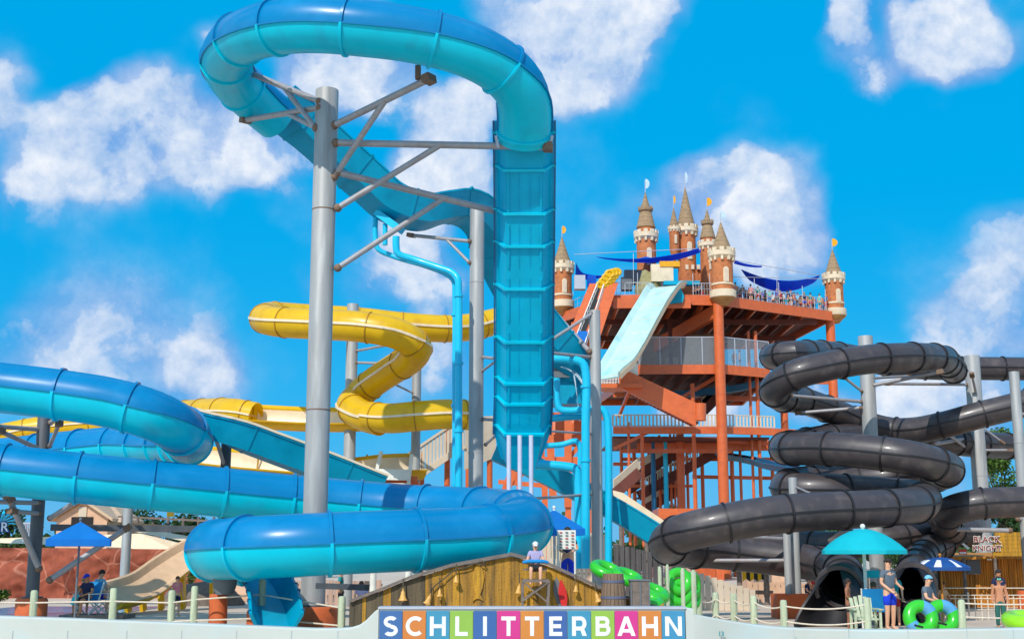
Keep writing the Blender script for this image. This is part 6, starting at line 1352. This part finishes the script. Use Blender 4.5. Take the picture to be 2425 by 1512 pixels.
letters('BLACK', P(2337, 1283, 46.33), .31, 'polewh', bk, bold=.018, depth=.012); letters('BLACK', P(2337, 1283, 46.30), .31, mat('maroon_paint', (140,40,50), .6), bk, bold=-.002, depth=.012)
letters('KNIGHT', P(2338, 1303, 46.33), .28, 'polewh', bk, bold=.018, depth=.012); letters('KNIGHT', P(2338, 1303, 46.30), .28, 'maroon_paint' if 'maroon_paint' in M_ else _m['maroon_paint'], bk, bold=-.002, depth=.012)
m = MB(); m.beam(P(2268, 1276, 46.3), P(2294, 1298, 46.3), .03, .08, k=0); m.beam(P(2280, 1264, 46.3), P(2272, 1282, 46.3), .05, .06, k=1); m.prism([P(2265, 1274, 46.34), P(2282, 1269, 46.34), P(2292, 1287, 46.34), P(2278, 1296, 46.34)], (0, .03, 0), k=1)
m.box(P(2280, 1306, 46.3), (.28, .04, .18), k=2); m.box(P(2280, 1308, 46.27), (.24, .03, .07), k=0); m.box(P(2284, 1265, 46.28), (.18, .03, .09), k=2); m.build('emblem', ['whitecl', 'black', 'redp'], bk, smooth=False)
for x in (2282, 2356): q = P(x, 1320, 46.5); MB().cyl((q.x, q.y, 0), (q.x, q.y, q.z), .06).build('sign_post', 'greywood', bk)
# stall under the black tubes
sk_ = thing('stall', 'open timber stall with striped yellow and black cloth under the black tubes', 'stall', P(1800, 1420, 50)); m = MB()
for x in (1752, 1816): q = P(x, 1400, 50); m.cyl((q.x, q.y, 0), (q.x, q.y, P(x, 1345, 50).z), .1)
m.beam(P(1735, 1400, 50), P(1830, 1402, 50), .2, .15); m.build('frame', 'greywood', sk_, smooth=False)
m = MB(); a, b = P(1758, 1352, 50), P(1812, 1352, 50)
for i in range(6): q0, q1 = a.lerp(b, i/6), a.lerp(b, (i+1)/6); m.prism([q0, q1, q1-Vector((0, 0, .28+.1*(i % 2))), q0-Vector((0, 0, .28+.1*((i+1) % 2)))], (0, .05, 0), k=i % 2)
m.build('banner', ['yel', 'black'], sk_, smooth=False)
boards('yellowish timber screen wall below the plank sign', 2240, 2262, 1340, 49, 'bamboo', 1340)
house('tan gable with red crossed timbers seen under the lowest black coil', 1790, 1860, 1330, 1288, 1262, 70, 5)
# central far clutter: rocks, planting boxes
for i, (x, y, Y, w_, m_) in enumerate(((905, 1425, 45, 1.1, 'greywood'), (700, 1436, 42, .8, 'pier'), (590, 1400, 55, 1.4, 'tan'), (1470, 1400, 33, .8, 'greywood'), (480, 1405, 50, 1.6, 'greywood'))):
    c = P(x, y, Y); m = MB(); m.ball((c.x, c.y, c.z*.4), w_, 12, sc=(1, .7, .45)); o = m.build('rock', m_, label=('grey boulder left of the shack', 'rusty orange boulder by the pier of the biggest post', 'tan boulder behind the low tube', 'grey boulder behind the barrel', 'broad grey rock behind the child at left')[i], cat='rock')
    for v in o.data.vertices: v.co *= 1+.18*noise.noise(v.co*2.3+Vector((i, 0, 0)))
# ================================================================ TREES
def tree(label, x, Y, ytop, wpx, m_='leaf', seed=0, n=None, name='tree', group='trees behind the park'):
    rr = random.Random(seed); c = P(x, 1300, Y); zt = P(x, ytop, Y).z; R_ = wpx/3000*Y/2; root = thing(name, label, 'tree', (c.x, c.y, 0), group)
    hz = zt*.36; lobes = []
    m = MB(); m.pipe([(c.x, c.y, 0), (c.x+.1*R_*rr.uniform(-1, 1), c.y, hz*.6), (c.x+.15*R_*rr.uniform(-1, 1), c.y, zt*.7)], [R_*.09+.08, R_*.07+.05, .05], n=10)
    for i in range(9):
        a = rr.uniform(0, 6.28); e = Vector((c.x+math.cos(a)*R_*rr.uniform(.3, .8), c.y+math.sin(a)*R_*rr.uniform(.3, .8), rr.uniform(hz*.9, zt*.85)))
        m.pipe([(c.x, c.y, hz*rr.uniform(.5, .9)), Vector((c.x, c.y, hz)).lerp(e, .5)+Vector((0, 0, .2)), e], [.07+R_*.02, .05, .02], n=6); lobes.append((e, R_*rr.uniform(.28, .45)))
    lobes += [(Vector((c.x, c.y, zt-R_*.4)), R_*.42), (Vector((c.x, c.y, (zt+hz)/2)), R_*.6)]
    m.build('trunk', 'bark', root)
    lf_ = MB(); N_ = n or int(1500+R_*500)
    for i in range(N_):
        e, r = rr.choice(lobes); d = Vector((rr.gauss(0, 1), rr.gauss(0, 1), rr.gauss(0, 1))).normalized(); p = e+d*r*rr.uniform(.55, 1.08)
        if p.z > zt: continue
        s_ = R_*rr.uniform(.035, .075)+.03; ax = Vector((rr.gauss(0, 1), rr.gauss(0, 1), rr.gauss(0, .6))).normalized(); ay = ax.cross(d+Vector((.01, .3, 0))).normalized()
        lf_.add([p-ax*s_, p+ay*s_*.55, p+ax*s_, p-ay*s_*.55], [(0, 1, 2, 3)])
    lf_.build('crown', m_, root, smooth=False)
tree('sunlit green tree beside the pale post near the right edge', 2385, 74, 1010, 130, 'leaf', 1, 5200)
tree('lower green tree under the black tube at the right edge', 2410, 66, 1150, 150, 'leaf2', 2, 4200)
tree('green tree left of the plank sign behind the coils', 2160, 84, 1262, 130, 'leaf2', 3)
tree('small yellow green tree behind the castle column feet', 1775, 140, 1182, 120, 'leaf', 4)
tree('green tree behind the far columns of the castle tower', 1590, 140, 1190, 100, 'leaf', 5)
tree('green bush tree above the tan walkway at left', 330, 92, 1186, 130, 'leaf2', 6)
tree('broad green tree behind the timber walkway', 430, 88, 1210, 150, 'leaf2', 7)
tree('green tree right of the tan house behind the long blue tube', 560, 96, 1215, 140, 'leaf2', 8)
tree('green tree far behind the rock wall at left', 20, 110, 1200, 160, 'leaf2', 9)
tree('distant green tree behind the biggest post', 740, 120, 1250, 180, 'leaf2', 10)
tree('distant green tree behind the shack', 1080, 120, 1250, 200, 'leaf2', 12)
tree('distant tree between the supply pipes and the black coil', 1500, 100, 1290, 130, 'leaf2', 13)
tree('distant tree behind the lowest black coils', 1950, 100, 1240, 200, 'leaf2', 14)
for i, (x, y) in enumerate(((4, 1425), (455, 1290))):
    tree(('low green shrub at the left edge of the rock wall', 'green shrub beside the upper end of the tan slide')[i], x, 52, 1395 if i == 0 else 1270, 60, 'leaf', 20+i, 700, name='shrub', group=None)
fl_ = MB(); fl_.add([], []); 
wood = thing('tmp', '', '', (0, 0, 0)); bpy.data.objects.remove(wood)
rr = random.Random(77); m = MB()
for i in range(5200):
    x = rr.uniform(-170, 170); y = 190+rr.uniform(0, 14); z = abs(rr.gauss(0, 1))*2.0+1.2+1.5*noise.noise((x*.05, 0, 3)); s_ = rr.uniform(.5, 1.1)
    ax = Vector((rr.gauss(0, 1), rr.gauss(0, .6), rr.gauss(0, 1))).normalized(); ay = ax.cross(Vector((0, 1, .2))).normalized(); p = Vector((x, y, z)); m.add([p-ax*s_, p+ay*s_*.7, p+ax*s_, p-ay*s_*.7], [(0, 1, 2, 3)])
m.build('far_woodland', 'leaf2', kind='stuff', smooth=False)
